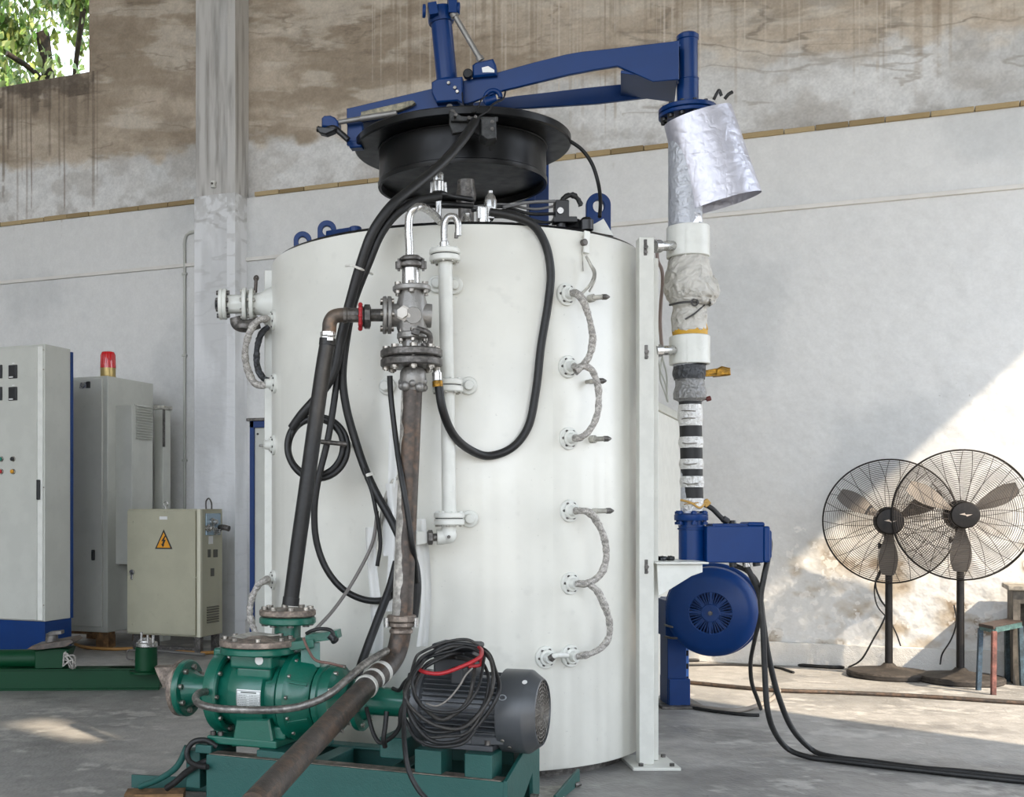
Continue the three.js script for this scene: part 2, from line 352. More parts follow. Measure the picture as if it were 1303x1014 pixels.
// the row of bricks lying on the ledge, each a piece of its own
{
  const ledge = struct('trim_2', span(LX, GX, LEDGE - 0.012, LEDGE, -WALL - 0.04, -WALL - 0.001, 0), plasterMat);
  const mats = [0xa8936c, 0x9f8962, 0x94805c, 0xb09c76, 0x8b7856].map((c) => std(c, 0.85, 0, { map: rep(grime, 5), bumpMap: rep(pitted, 4), bumpScale: 0.002 }));
  for (let x = -9.8; x < GX - 0.3;) {
    const w = rr(0.2, 0.34), h = rr(0.034, 0.041), clear = x + w < COLR - COLW - 0.005 || x > COLR;
    if (clear) add(ledge, 'brick', span(x, x + w - 0.006, LEDGE, LEDGE + h, -WALL - 0.035, -WALL + rr(0.012, 0.022), 0.004), mats[Math.floor(rnd() * 5)]);
    x += w;
  }
}
struct('trim_3', [span(LX, COLR - COLW, LEDGE2 - 0.03, LEDGE2, -WALL - 0.01, -WALL + 0.022, 0.004), span(COLR, GX, LEDGE2 - 0.03, LEDGE2, -WALL - 0.01, -WALL + 0.022, 0.004)], std(0xd9d6d0, 0.8, 0, { map: rep(grime, 1) }));
struct('baseboard_back', [span(LX, COLR - COLW, 0, SKIRT, -WALL - 0.01, -WALL + 0.03, 0.008), span(COLR, GX, 0, SKIRT, -WALL - 0.01, -WALL + 0.03, 0.008)], std(0xd6d4cf, 0.8, 0, { map: rep(grime, 1.5), bumpMap: rep(pitted, 2), bumpScale: 0.004 }));
// column with its plastered lower casing
{
  const colMap = texture(512, 2048, (a, b) => {
    const y = b * 6, x = a * 0.6, n1 = fbm(x * 4, y * 1.1, 401, 6), n2 = fbm(x * 14, y * 10, 411, 5), n3 = fbm(x * 22, y * 2.2, 421, 5), h = 1 - Math.abs(2 * fbm(x * 3, y * 9, 431, 4) - 1);
    let c = [222, 223, 224];
    if (y > LEDGE) {
      c = mix3([196, 194, 190], [164, 161, 156], sstep(0.4, 0.65, n3 * 0.6 + n1 * 0.4));
      c = mix3(c, [134, 130, 124], 0.5 * sstep(0.6, 0.74, n3) * sstep(0.35, 0.6, n1));
    } else c = mix3(c, [168, 167, 164], (0.08 + 0.3 * sstep(2.4, 3.5, y + n1 - 0.5)) * sstep(0.86, 0.97, h) + 0.5 * sstep(LEDGE - 0.35 * n2 * 2, LEDGE, y) * sstep(0.45, 0.6, n2));
    c = mix3(c, [186, 187, 187], 0.5 * sstep(0.5, 0.7, n1));
    return c;
  });
  const cm = std(0xffffff, 0.85, 0, { map: rep(colMap, 1 / 0.6, 1 / 6), bumpMap: rep(wallBump, 0.3), bumpScale: 0.008 });
  struct('column', [span(COLR - COLW, COLR, LEDGE, ROOF, -WALL - 0.1, -WALL + COLP - 0.012, 0.006), span(COLR - COLW - 0.008, COLR + 0.006, 0, LEDGE, -WALL - 0.1, -WALL + COLP, 0.006)], cm);
}
// floor: old trowelled concrete
const floorMap = texture(2048, 2048, (a, b) => {
  const x = a * 8, y = b * 8, n1 = fbm(x, y * 1.5, 501, 6, 8, 12), n2 = fbm(x * 4, y * 6, 511, 5, 32, 48), n3 = fbm(x * 20, y * 20, 521, 4, 160, 160), n4 = noise(x * 64, y * 64, 531, 512, 512);
  let c = mix3([180, 177, 172], [150, 148, 144], sstep(0.35, 0.65, n1 * 0.65 + n2 * 0.35));
  c = mix3(c, [202, 199, 193], 0.75 * sstep(0.56, 0.7, n2 * 0.7 + n3 * 0.3));
  c = mix3(c, [120, 118, 115], 0.5 * sstep(0.6, 0.75, fbm(x * 2, y * 2, 541, 5, 16, 16)));
  const v = 0.9 + 0.2 * n3 - (n4 > 0.985 ? 0.18 : 0);
  return [c[0] * v, c[1] * v, c[2] * v];
});
const floorMat = std(0xe4e4e4, 0.62, 0, { map: rep(floorMap, 1 / 8), roughnessMap: rep(roughTex, 0.7), bumpMap: rep(pitted, 0.7), bumpScale: 0.004 });
struct('floor', span(LX, GX, -0.25, 0, -WALL - 0.2, -FRONT, 0), floorMat);
// sun opening in the gable on the fan side: its jamb and head throw the diagonal light on wall and floor
const pj = PF(1303, 953), JAMB = -pj.z - (GX - pj.x) * 0.436 / 0.9, ph = PI(1303, 405, WALL), HEAD = ph.y + (GX - ph.x) * 0.886 / 0.9;
{
  const g = new THREE.Shape([[FRONT, 0], [WALL + 0.28, 0], [WALL + 0.28, ROOF], [FRONT, ROOF]].map(([z, y]) => new THREE.Vector2(z, y)));
  g.holes.push(new THREE.Path([[JAMB, 0.001], [WALL - 0.02, 0.001], [WALL - 0.02, HEAD], [JAMB, HEAD]].map(([z, y]) => new THREE.Vector2(z, y))));
  // a wide loading door further forward in the same wall
  g.holes.push(new THREE.Path([[-5.6, 0.001], [1.6, 0.001], [1.6, 4.4], [-5.6, 4.4]].map(([z, y]) => new THREE.Vector2(z, y))));
  const hit = (u, v) => { const p = PF(u, v), t = (GX - p.x) / 0.9; return [-p.z - t * 0.436, t * 0.886]; };
  const [hz, hy] = hit(45, 925);
  g.holes.push(new THREE.Path([[hz - 0.1, hy - 0.42], [hz + 0.16, hy - 0.5], [hz + 0.2, hy + 0.3], [hz - 0.2, hy + 0.4]].map(([z, y]) => new THREE.Vector2(z, y))));
  console.log('jamb', JAMB.toFixed(2), 'head', HEAD.toFixed(2), 'slot', hz.toFixed(2), hy.toFixed(2), 'wall', WALL.toFixed(2));
  struct('wall_right', new THREE.ExtrudeGeometry(g, { depth: 0.24, bevelEnabled: false }).rotateY(Math.PI / 2).translate(GX, 0, 0), plasterMat);
}
struct('wall_left', span(LX - 0.24, LX, 0, ROOF, -WALL - 0.2, -FRONT, 0), plasterMat);
struct('ceiling', span(LX - 0.4, GX + 0.26, ROOF, ROOF + 0.12, -WALL - 0.5, -FRONT + 0.3, 0), std(0xb9bab8, 0.8));
struct('ground', span(-60, 60, -0.6, -0.26, -60, 60, 0), std(0xa9a59c, 0.9, 0, { map: rep(floorMap, 0.05) }));
// tree beyond the high window
{
  const c = PI(62, 30, WALL + 4), t = thing('tree', 'leafy green tree seen through the high window opening', 'tree', V(c.x + 0.5, -0.26, c.z));
  const trunk = [V(c.x + 0.5, -0.3, c.z), V(c.x + 0.4, 3, c.z - 0.1), V(c.x + 0.2, 5.4, c.z), V(c.x - 0.1, 7.4, c.z)];
  const bark = std(0x3f352b, 0.9, 0, { map: rep(worn, 2) });
  add(t, 'trunk', tube(trunk, 0.09, 9), bark);
  for (let i = 0; i < 9; i++) { const b = V(c.x + rr(-0.1, 0.45), rr(4.2, 6.4), c.z), e = V(b.x + rr(-1.8, 1.8), b.y + rr(0.5, 1.6), b.z + rr(-1.2, 1.2)); add(t, 'branch', tube([b, lerpV(b, e, 0.5).add(V(0, 0.15, 0)), e], 0.035, 6), bark); }
  const leaf = new THREE.PlaneGeometry(0.1, 0.2, 2, 4), lp = leaf.attributes.position;
  for (let i = 0; i < lp.count; i++) { const k = (lp.getY(i) + 0.1) / 0.2, w = Math.sin(Math.PI * Math.min(1, Math.max(0.03, k * 0.92 + 0.04))); lp.setX(i, lp.getX(i) * w); lp.setZ(i, 0.25 * Math.abs(lp.getX(i)) - 0.04 * k * k); }
  leaf.computeVertexNormals();
  const N = 11000, lm = phys(0xffffff, 0.6, 0, { side: THREE.DoubleSide, transmission: 0.35, thickness: 0 }), im = new THREE.InstancedMesh(leaf, lm, N), m4 = new THREE.Matrix4(), e = new THREE.Euler(), col = new THREE.Color();
  const clumps = Array.from({ length: 46 }, () => { const a = rr(0, 6.283), q = Math.sqrt(rnd()); return [q * 2.0 * Math.cos(a), rr(-1.5, 1.9), q * 1.3 * Math.sin(a), rr(0.3, 0.55)]; });
  for (let i = 0; i < N; i++) {
    const k = clumps[i % clumps.length], a = rr(0, 6.283), b = Math.acos(rr(-1, 1)), r = k[3] * Math.cbrt(rnd());
    e.set(rr(-1.2, 0.6), rr(0, 6.283), rr(-0.6, 0.6));
    m4.makeRotationFromEuler(e).scale(V(1, 1, 1).multiplyScalar(rr(0.45, 0.8)));
    m4.setPosition(0.45 + k[0] + r * Math.sin(b) * Math.cos(a), c.y + 0.26 + 0.05 + k[1] + r * Math.cos(b), k[2] + r * Math.sin(b) * Math.sin(a));
    im.setMatrixAt(i, m4);
    im.setColorAt(i, col.setHSL(rr(0.19, 0.27), rr(0.5, 0.75), rr(0.1, 0.24)));
  }
  im.name = 'crown'; im.userData.kind = 'stuff'; im.castShadow = im.receiveShadow = true;
  im.position.x = -0.5;
  t.add(im);
}
// ================================================================ electrical cabinets and wall fittings
const printed = (w, h, draw) => { const c = document.createElement('canvas'); c.width = w; c.height = h; draw(c.getContext('2d'), w, h); const t = new THREE.CanvasTexture(c); t.colorSpace = THREE.SRGBColorSpace; return t; };
// a thin printed label facing dir; its own uv
function decal(parent, name, p, dir, w, h, mat, lift = 0.0015) {
  const g = new THREE.PlaneGeometry(w, h), n = dir.clone().normalize(), x = UP.clone().cross(n).normalize(), y = n.clone().cross(x), o = originOf(parent);
  g.applyMatrix4(new THREE.Matrix4().makeBasis(x, y, n)).translate(p.x + n.x * lift - o.x, p.y + n.y * lift - o.y, p.z + n.z * lift - o.z);
  const m = new THREE.Mesh(g, mat); m.name = name; m.receiveShadow = true; parent.add(m);
  return m;
}
const TOVIEW = V(0, 0, 1);
{ // large control cabinet with meters
  const c = P(57, 437.5, 8.3), x1 = c.x, x0 = x1 - 0.95, z0 = c.z, z1 = -intoAt(93, x1), yb = P(57, 791, 8.3).y;
  const t = thing('control_cabinet', 'tall grey control cabinet with black meters and push buttons on a blue base', 'cabinet', V((x0 + x1) / 2, 0, (z0 + z1) / 2));
  const at = (u, v) => PI(u, v, -z0 - 0.022);
  add(t, 'body', span(x0, x1, yb, c.y, z0, z1 + 0.03, 0.006), M.cabinetGrey);
  add(t, 'base', span(x0 - 0.002, x1 + 0.002, 0, yb, z0 + 0.004, z1 + 0.02, 0.004), M.blue, 'dark blue plinth');
  add(t, 'back_panel', span(x0, x1 + 0.004, yb, c.y - 0.02, z1, z1 + 0.03, 0.003), M.blue, 'blue rear edge strip');
  const dr = at(46.5, 600).x, db = at(40, 789).y, dt = at(40, 441).y;
  const door = add(t, 'door', span(x0 + 0.02, dr, db, dt, z0, z0 + 0.022, 0.005), M.cabinetGrey);
  add(door, 'door_edge', span(dr - 0.002, dr + 0.042, db, dt, z0, z0 + 0.012, 0.003), M.white);
  const hs = at(48.5, 623);
  add(door, 'handle', span(hs.x - 0.012, hs.x + 0.012, hs.y - 0.07, hs.y + 0.07, z0 + 0.01, z0 + 0.03, 0.005), M.plastic, 'black recessed lock handle');
  for (const [u, v] of [[-2, 473], [17, 473], [-2, 501], [17, 501]]) {
    const p = at(u, v), m = add(t, 'meter', [span(p.x - 0.036, p.x + 0.036, p.y - 0.048, p.y + 0.048, z0 + 0.02, z0 + 0.034, 0.004), span(p.x - 0.028, p.x + 0.028, p.y - 0.03, p.y + 0.036, z0 + 0.03, z0 + 0.038, 0.003)], M.plastic, 'square black panel meter');
    add(m, 'indicator_strip', span(p.x - 0.028, p.x + 0.006, p.y - 0.043, p.y - 0.034, z0 + 0.03, z0 + 0.0365, 0), M.label);
    add(t, 'nameplate', span(p.x - 0.01, p.x + 0.01, p.y + 0.056, p.y + 0.064, z0 + 0.02, z0 + 0.024, 0), M.label);
  }
  for (const [u, v, k] of [[2, 584, 0x0e7d68], [17, 584, 0x17181a], [2, 600, 0xb3202a], [17, 600, 0xc98f18]]) {
    const p = at(u, v), o = V(p.x, p.y, z0 + 0.02), b = add(t, 'push_button', disc(o, TOVIEW, 0.019, 0.01), M.bolt);
    add(b, 'button_cap', disc(off(o, TOVIEW, 0.01), TOVIEW, 0.014, 0.018, 20, 0.005), std(k, 0.3));
  }
  for (const v of [445, 470, 620, 770]) { const p = PI(53, v, -z0 - 0.01); add(t, 'hinge_pin', disc(V(p.x + 0.012, p.y, z0), TOVIEW, 0.006, 0.006, 8), M.bolt); }
}
{ // grey cabinet with louvred side unit
  const c = P(137, 478, 9.25), x1 = c.x, x0 = x1 - 0.62, z0 = c.z, z1 = -intoAt(195, x1), yb = P(137, 805, 9.25).y;
  const t = thing('electrical_cabinet', 'grey sheet-metal cabinet with a louvred side unit, red beacon above', 'cabinet', V((x0 + x1) / 2, 0.1, (z0 + z1) / 2));
  add(t, 'body', span(x0, x1, yb, c.y, z0, z1, 0.006), M.cabinetGrey);
  const at = (u, v) => PI(u, v, -z0), dr = at(131.5, 600).x, db = at(120, 797).y, dt = at(120, 482).y;
  const door = add(t, 'door', span(x0 + 0.02, dr, db, dt, z0, z0 + 0.02, 0.004), M.cabinetGrey);
  const h = at(121, 706), q = at(113, 490);
  add(door, 'handle', [span(h.x - 0.014, h.x + 0.014, h.y - 0.042, h.y + 0.042, z0 + 0.018, z0 + 0.034, 0.005), span(h.x - 0.006, h.x + 0.012, h.y - 0.03, h.y + 0.03, z0 + 0.03, z0 + 0.046, 0.004)], M.plastic, 'black swing handle');
  add(door, 'latch', [span(q.x - 0.005, q.x + 0.03, q.y - 0.026, q.y + 0.026, z0 + 0.018, z0 + 0.03, 0.003)], M.plastic);
  add(door, 'latch_plate', span(q.x - 0.07, q.x - 0.006, q.y - 0.026, q.y + 0.022, z0 + 0.018, z0 + 0.024, 0.002), M.steel);
  // the unit on its side
  const s0 = -intoAt(147.5, x1), rz = PI(168, 600, -s0).x, s1 = -intoAt(194.5, rz), yt = PI(147.5, 516, -s0).y, yl = PI(160, 718, -s0).y;
  const ac = add(t, 'side_unit', span(x1 - 0.01, rz, yl, yt, s0, s1, 0.005), M.cabinetGrey);
  const gy0 = P(180, 562, 9.7).y, gy1 = P(180, 519, 9.7).y;
  for (let i = 0; i < 13; i++) { const y = gy0 + (gy1 - gy0) * (i + 0.5) / 13; add(ac, 'louvre', beam(V(rz + 0.009, y, s0 - 0.05), V(rz + 0.009, y, s1 + 0.02), 0.024, 0.006, V(0.6, 1, 0)), M.cabinetGrey); }
  add(ac, 'louvre_backing', span(rz - 0.004, rz + 0.001, gy0, gy1, s0 - 0.04, s1 + 0.03, 0), M.cabinetGrey);
  // wooden blocks it stands on
  const pal = thing('wooden_pallet', 'rough wooden pallet blocks under the grey louvred cabinet', 'pallet', V((x0 + x1) / 2, 0, (z0 + z1) / 2));
  for (const [bx, bz] of [[x1 - 0.06, z0 - 0.06], [x1 - 0.06, z1 + 0.08], [x0 + 0.1, z0 - 0.06], [x0 + 0.1, z1 + 0.08]]) add(pal, 'block', span(bx - 0.06, bx + 0.06, 0, yb - 0.022, bz - 0.05, bz + 0.05, 0.003), M.wood);
  for (const bz of [z0 - 0.06, z1 + 0.08]) add(pal, 'plank', span(x0 + 0.02, x1 - 0.005, yb - 0.022, yb - 0.001, bz - 0.05, bz + 0.05, 0.002), M.wood);
  // beacon
  const bp = V(PI(128, 470, -z0 + 0.0).x, c.y, z0 - 0.1), s = 0.0062;
  const b = thing('warning_beacon', 'red rotating warning beacon on a gold base, standing on the grey cabinet', 'warning light', bp);
  add(b, 'base', lathe(bp, UP, [[0, 0], [0.064, 0], [0.064, 0.006], [0.061, 0.01], [0.061, 0.072], [0, 0.072]]), M.goldBase);
  const lens = add(b, 'lens', lathe(off(bp, UP, 0.072), UP, [[0, 0], [0.063, 0], [0.062, 0.035], [0.06, 0.036], [0.058, 0.11], [0.05, 0.128], [0.02, 0.135], [0, 0.136]]), M.redLens, 'glossy red plastic dome');
  for (let i = 0; i < 16; i++) { const a = i * Math.PI / 8, p = V(bp.x + 0.0605 * Math.cos(a), bp.y + 0.08, bp.z + 0.0605 * Math.sin(a)); add(lens, 'rib', beam(p, V(bp.x + 0.057 * Math.cos(a), bp.y + 0.178, bp.z + 0.057 * Math.sin(a)), 0.006, 0.004, V(1, 0, 0.3)), M.redLens); }
}
{ // narrow cable duct on the wall beyond the cabinet
  const a = P(199, 518, 9.75), e = PI(208, 518, -a.z), w = e.x - a.x;
  const t = thing('cable_duct', 'narrow grey upright cable duct with a cap beside the louvred cabinet', 'cable duct', V(a.x + w / 2, 0, a.z));
  add(t, 'duct', span(a.x - 0.02, e.x - 0.006, 0, a.y - 0.02, a.z - 0.12, a.z, 0.004), M.cabinetGrey);
  add(t, 'cap', span(a.x - 0.022, e.x + 0.006, a.y - 0.02, a.y + 0.012, a.z - 0.13, a.z + 0.012, 0.004), M.whiteDirty);
  add(t, 'bracket', span(e.x - 0.004, e.x + 0.006, a.y - 0.33, a.y - 0.02, a.z - 0.02, a.z + 0.01, 0.002), M.darkSteel);
}
{ // beige floor cabinet with the shock warning sign
  const c = P(255.5, 647.5, 8.8), x1 = c.x, z0 = c.z, x0 = PI(163, 700, -z0).x, z1 = -intoAt(283, x1), yb = P(255.5, 811, 8.8).y;
  const t = thing('power_cabinet', 'low beige steel cabinet with a yellow electric-shock triangle on its door', 'cabinet', V((x0 + x1) / 2, 0, (z0 + z1) / 2));
  const at = (u, v) => PI(u, v, -z0 - 0.02);
  add(t, 'body', span(x0, x1, yb, c.y, z0, z1, 0.005), M.cabinetBeige);
  const d = add(t, 'door', span(x0 + 0.004, x1 - 0.035, yb + 0.012, c.y - 0.012, z0, z0 + 0.02, 0.005), M.cabinetBeige);
  add(t, 'corner_strip', span(x1 - 0.028, x1 + 0.003, yb, c.y, z0 - 0.02, z0 + 0.01, 0.004), std(0xc9c6b2, 0.45));
  const k = at(168.5, 730);
  const lock = add(d, 'door_lock', [disc(V(k.x, k.y + 0.012, z0 + 0.02), TOVIEW, 0.022, 0.014), span(k.x - 0.009, k.x + 0.009, k.y - 0.045, k.y + 0.01, z0 + 0.024, z0 + 0.034, 0.004)], M.steel, 'chrome swing lock');
  for (const [u, v] of [[169, 664], [168, 794], [250, 735], [246, 802], [209, 651]]) { const p = at(u, v); add(d, 'rivet', disc(V(p.x, p.y, z0 + 0.02), TOVIEW, 0.008, 0.005, 10), M.cabinetBeige); }
  // sign: black-edged yellow triangle with a lightning arrow
  const s = at(208.5, 686), W = 26 * mpp(8.85), H = 25 * mpp(8.85), tri = (f, dz) => plate([V(s.x - W / 2 * f, s.y - H / 2 + (1 - f) * H * 0.3, z0 + dz), V(s.x + W / 2 * f, s.y - H / 2 + (1 - f) * H * 0.3, z0 + dz), V(s.x, s.y + H / 2 - (1 - f) * H * 0.7, z0 + dz)], TOVIEW, 0.003, 0);
  const sign = add(d, 'warning_sign', tri(1, 0.0235), M.plastic, 'black edge of the warning triangle');
  const b = 0.0255, yl = add(d, 'sign_face', tri(0.78, 0.0245), std(0xd9930f, 0.5), 'yellow field of the warning triangle');
  const bolt = [[0.012, 0.042], [-0.02, -0.004], [-0.004, -0.002], [-0.012, -0.026], [-0.02, -0.024], [-0.006, -0.052], [0.008, -0.03], [0.002, -0.03], [0.02, 0.01], [0.004, 0.008], [0.02, 0.04]].map(([a, e]) => V(s.x + a * 1.05, s.y - 0.012 + e * 0.95, z0 + b));
  add(d, 'lightning_arrow', plate(bolt, TOVIEW, 0.0015, 0), M.plastic, 'black lightning arrow');
  const l = at(208, 659); add(d, 'label_plate', span(l.x - 0.034, l.x + 0.034, l.y - 0.012, l.y + 0.012, z0 + 0.02, z0 + 0.0225, 0), M.label);
  for (const [lx, lz] of [[x0 + 0.06, z0 - 0.04], [x1 - 0.04, z0 - 0.04], [x0 + 0.06, z1 + 0.04], [x1 - 0.04, z1 + 0.04]]) add(t, 'leg', span(lx - 0.025, lx + 0.025, 0, yb, lz - 0.025, lz + 0.025, 0.003), M.darkSteel);
  add(t, 'foot_rail', [span(x0 + 0.02, x1 - 0.02, 0.02, 0.05, z0 - 0.06, z0 - 0.03, 0.003)], M.darkSteel);
  // fittings on its side
  const sx = (u, v) => { const i = intoAt(u, x1); const q = PI(u, v, i); return V(x1, q.y, q.z); };
  const a = sx(267, 668);
  add(t, 'glass_cover', span(x1, x1 + 0.014, sx(262, 681).y, sx(262, 653).y, sx(261, 660).z, sx(279, 660).z, 0.004), std(0x9fb4c2, 0.2, 0.5));
  for (const [u, v] of [[263, 672], [272, 676], [268, 664]]) add(t, 'terminal', [disc(sx(u, v), V(1, 0, 0), 0.03, 0.03), disc(off(sx(u, v), V(1, 0, 0), 0.03), V(1, 0, 0), 0.018, 0.03)], M.steel);
  const h = sx(277, 671); add(t, 'spout', tube([h, off(h, V(1, 0, 0), 0.06), V(h.x + 0.1, h.y - 0.01, h.z)], 0.022, 12), M.darkSteel);
  for (const [u, v, ww] of [[268, 687, 0.03], [266, 704, 0.02], [274, 704, 0.03], [270, 728, 0.025]]) { const p = sx(u, v); add(t, 'side_label', span(p.x, p.x + 0.004, p.y - 0.03, p.y + 0.03, p.z - ww, p.z + ww, 0), v === 687 ? M.label : std(0x4d4c45, 0.6)); }
  for (let i = 0; i < 7; i++) { const p = sx(270, 772 + i * 3.2); add(t, 'vent_slat', beam(V(p.x + 0.003, p.y, sx(263, 780).z), V(p.x + 0.003, p.y, sx(278, 780).z), 0.012, 0.006, V(0.7, 1, 0)), std(0x5d5b50, 0.6)); }
  const e = V(PI(265, 640, -z0 + 0.12).x, c.y, z0 - 0.12);
  add(t, 'lifting_loop', tube([off(e, V(1, 0, 0), -0.02), V(e.x - 0.018, e.y + 0.06, e.z), V(e.x + 0.004, e.y + 0.08, e.z), V(e.x + 0.026, e.y + 0.05, e.z), V(e.x + 0.03, e.y, e.z)], 0.006, 8), M.darkSteel);
  const e2 = V(PI(211, 640, -z0 + 0.1).x, c.y, z0 - 0.1); add(t, 'eye_bolt', [cyl(e2, off(e2, UP, 0.02), 0.006), new THREE.TorusGeometry(0.018, 0.006, 8, 20).translate(e2.x, e2.y + 0.038, e2.z)], M.steel);
}
{ // blue-framed cabinet half hidden by the furnace
  const c = P(318, 536, 8.0), x0 = c.x, x1 = x0 + 0.8, z0 = c.z, z1 = z0 - 0.5;
  const t = thing('heater_cabinet', 'grey cabinet in a blue frame standing half hidden behind the white furnace', 'cabinet', V((x0 + x1) / 2, 0, (z0 + z1) / 2));
  add(t, 'body', span(x0 + 0.004, x1, 0.06, c.y - 0.004, z0 - 0.012, z1, 0.004), M.cabinetGrey);
  add(t, 'frame', [span(x0, x0 + 0.032, 0, c.y, z0 - 0.03, z0 + 0.006, 0.003), span(x1 - 0.032, x1, 0, c.y, z0 - 0.03, z0 + 0.006, 0.003), span(x0, x1, c.y - 0.045, c.y, z0 - 0.03, z0 + 0.006, 0.003), span(x0, x1, 0, 0.1, z0 - 0.03, z0 + 0.006, 0.003)], M.blue, 'blue painted frame');
  add(t, 'top', span(x0 - 0.02, x1 + 0.02, c.y, c.y + 0.02, z0 + 0.02, z1 - 0.02, 0.004), M.darkSteel);
  const k = PI(336, 567, -z0), l = PI(327, 552, -z0);
  add(t, 'handle', [cyl(V(k.x, k.y, z0 - 0.015), V(k.x, k.y, z0 + 0.03), 0.008), cyl(V(k.x - 0.02, k.y, z0 + 0.03), V(k.x + 0.02, k.y, z0 + 0.03), 0.008)], M.steel);
  add(t, 'screw', disc(V(l.x, l.y, z0 - 0.014), TOVIEW, 0.008, 0.008, 8), M.plastic);
}
{ // conduit that bends into the column, and the insulator on the column
  const z = -WALL + 0.014, x = PI(236, 400, WALL).x, yt = PI(236, 297, WALL).y, cx = COLR - COLW - 0.01;
  single('conduit_pipe', 'thin grey conduit rising up the wall and bending into the column', 'conduit', [tube([V(x, 0.17, z), V(x, 1.4, z), V(x, yt - 0.2, z), V(x, yt - 0.06, z), V(x + 0.02, yt - 0.015, z), V(x + 0.06, yt, z), V(cx, yt, z)], 0.013, 10, 90), ...[0.6, 1.5, 2.4, 3.1].map((y) => span(x - 0.022, x + 0.022, y, y + 0.02, -WALL, z + 0.015, 0.003))], M.cabinetGrey);
  const p = PI(273, 235, WALL - COLP + 0.012);
  const t = thing('wire_insulator', 'small white ceramic insulator screwed to the dirty column', 'insulator', off(p, UP, -0.03));
  add(t, 'insulator_body', lathe(V(p.x, p.y - 0.03, p.z + 0.022), UP, [[0, 0], [0.02, 0], [0.022, 0.01], [0.014, 0.02], [0.014, 0.03], [0.024, 0.04], [0.02, 0.055], [0, 0.06]]), M.white);
  add(t, 'screw', disc(V(p.x, p.y, p.z + 0.036), TOVIEW, 0.009, 0.012, 10), M.darkSteel);
}
{ // white box behind the furnace on the fan side
  const c = P(834, 521, 6.75), x1 = c.x, z0 = c.z, z1 = -intoAt(866, x1);
  const t = thing('switch_box', 'plain white sheet-metal box standing behind the furnace post', 'box', V(x1 - 0.2, 0, (z0 + z1) / 2));
  add(t, 'body', span(x1 - 0.4, x1, 0.0, c.y, z0, z1, 0.006), M.white);
  add(t, 'cover', span(x1 - 0.41, x1 + 0.012, c.y, c.y + 0.05, z0 + 0.012, z1 - 0.012, 0.006), M.cabinetGrey);
}
// ================================================================ the furnace, its lid and the swing arm
const onShell = (u, v, o = 0) => PT(u, v, o);
const furnace = thing('pit_furnace', 'huge glossy white cylindrical pit furnace with small flanged ports up its side', 'furnace', TANK.clone());
add(furnace, 'shell', lathe(V(TANK.x, TB, TANK.z), UP, [[TR - 0.1, 0.004], [TR - 0.004, 0], [TR, 0.006], [TR, TT - TB - 0.006], [TR - 0.004, TT - TB], [TR - 0.06, TT - TB]], 160), M.shell);
add(furnace, 'top_plate', [disc(V(TANK.x, TT - 0.03, TANK.z), UP, TR - 0.012, 0.045, 120, 0.01), ring(V(TANK.x, TT + 0.012, TANK.z), UP, 0.56, 0.42, 0.03, 90)], M.black, 'black top plate with a raised seat ring');
add(furnace, 'base_ring', [lathe(V(TANK.x, 0, TANK.z), UP, [[TR - 0.06, 0], [TR - 0.06, 0.045], [TR - 0.2, 0.045]], 96)], M.darkSteel, 'dark steel base ring');
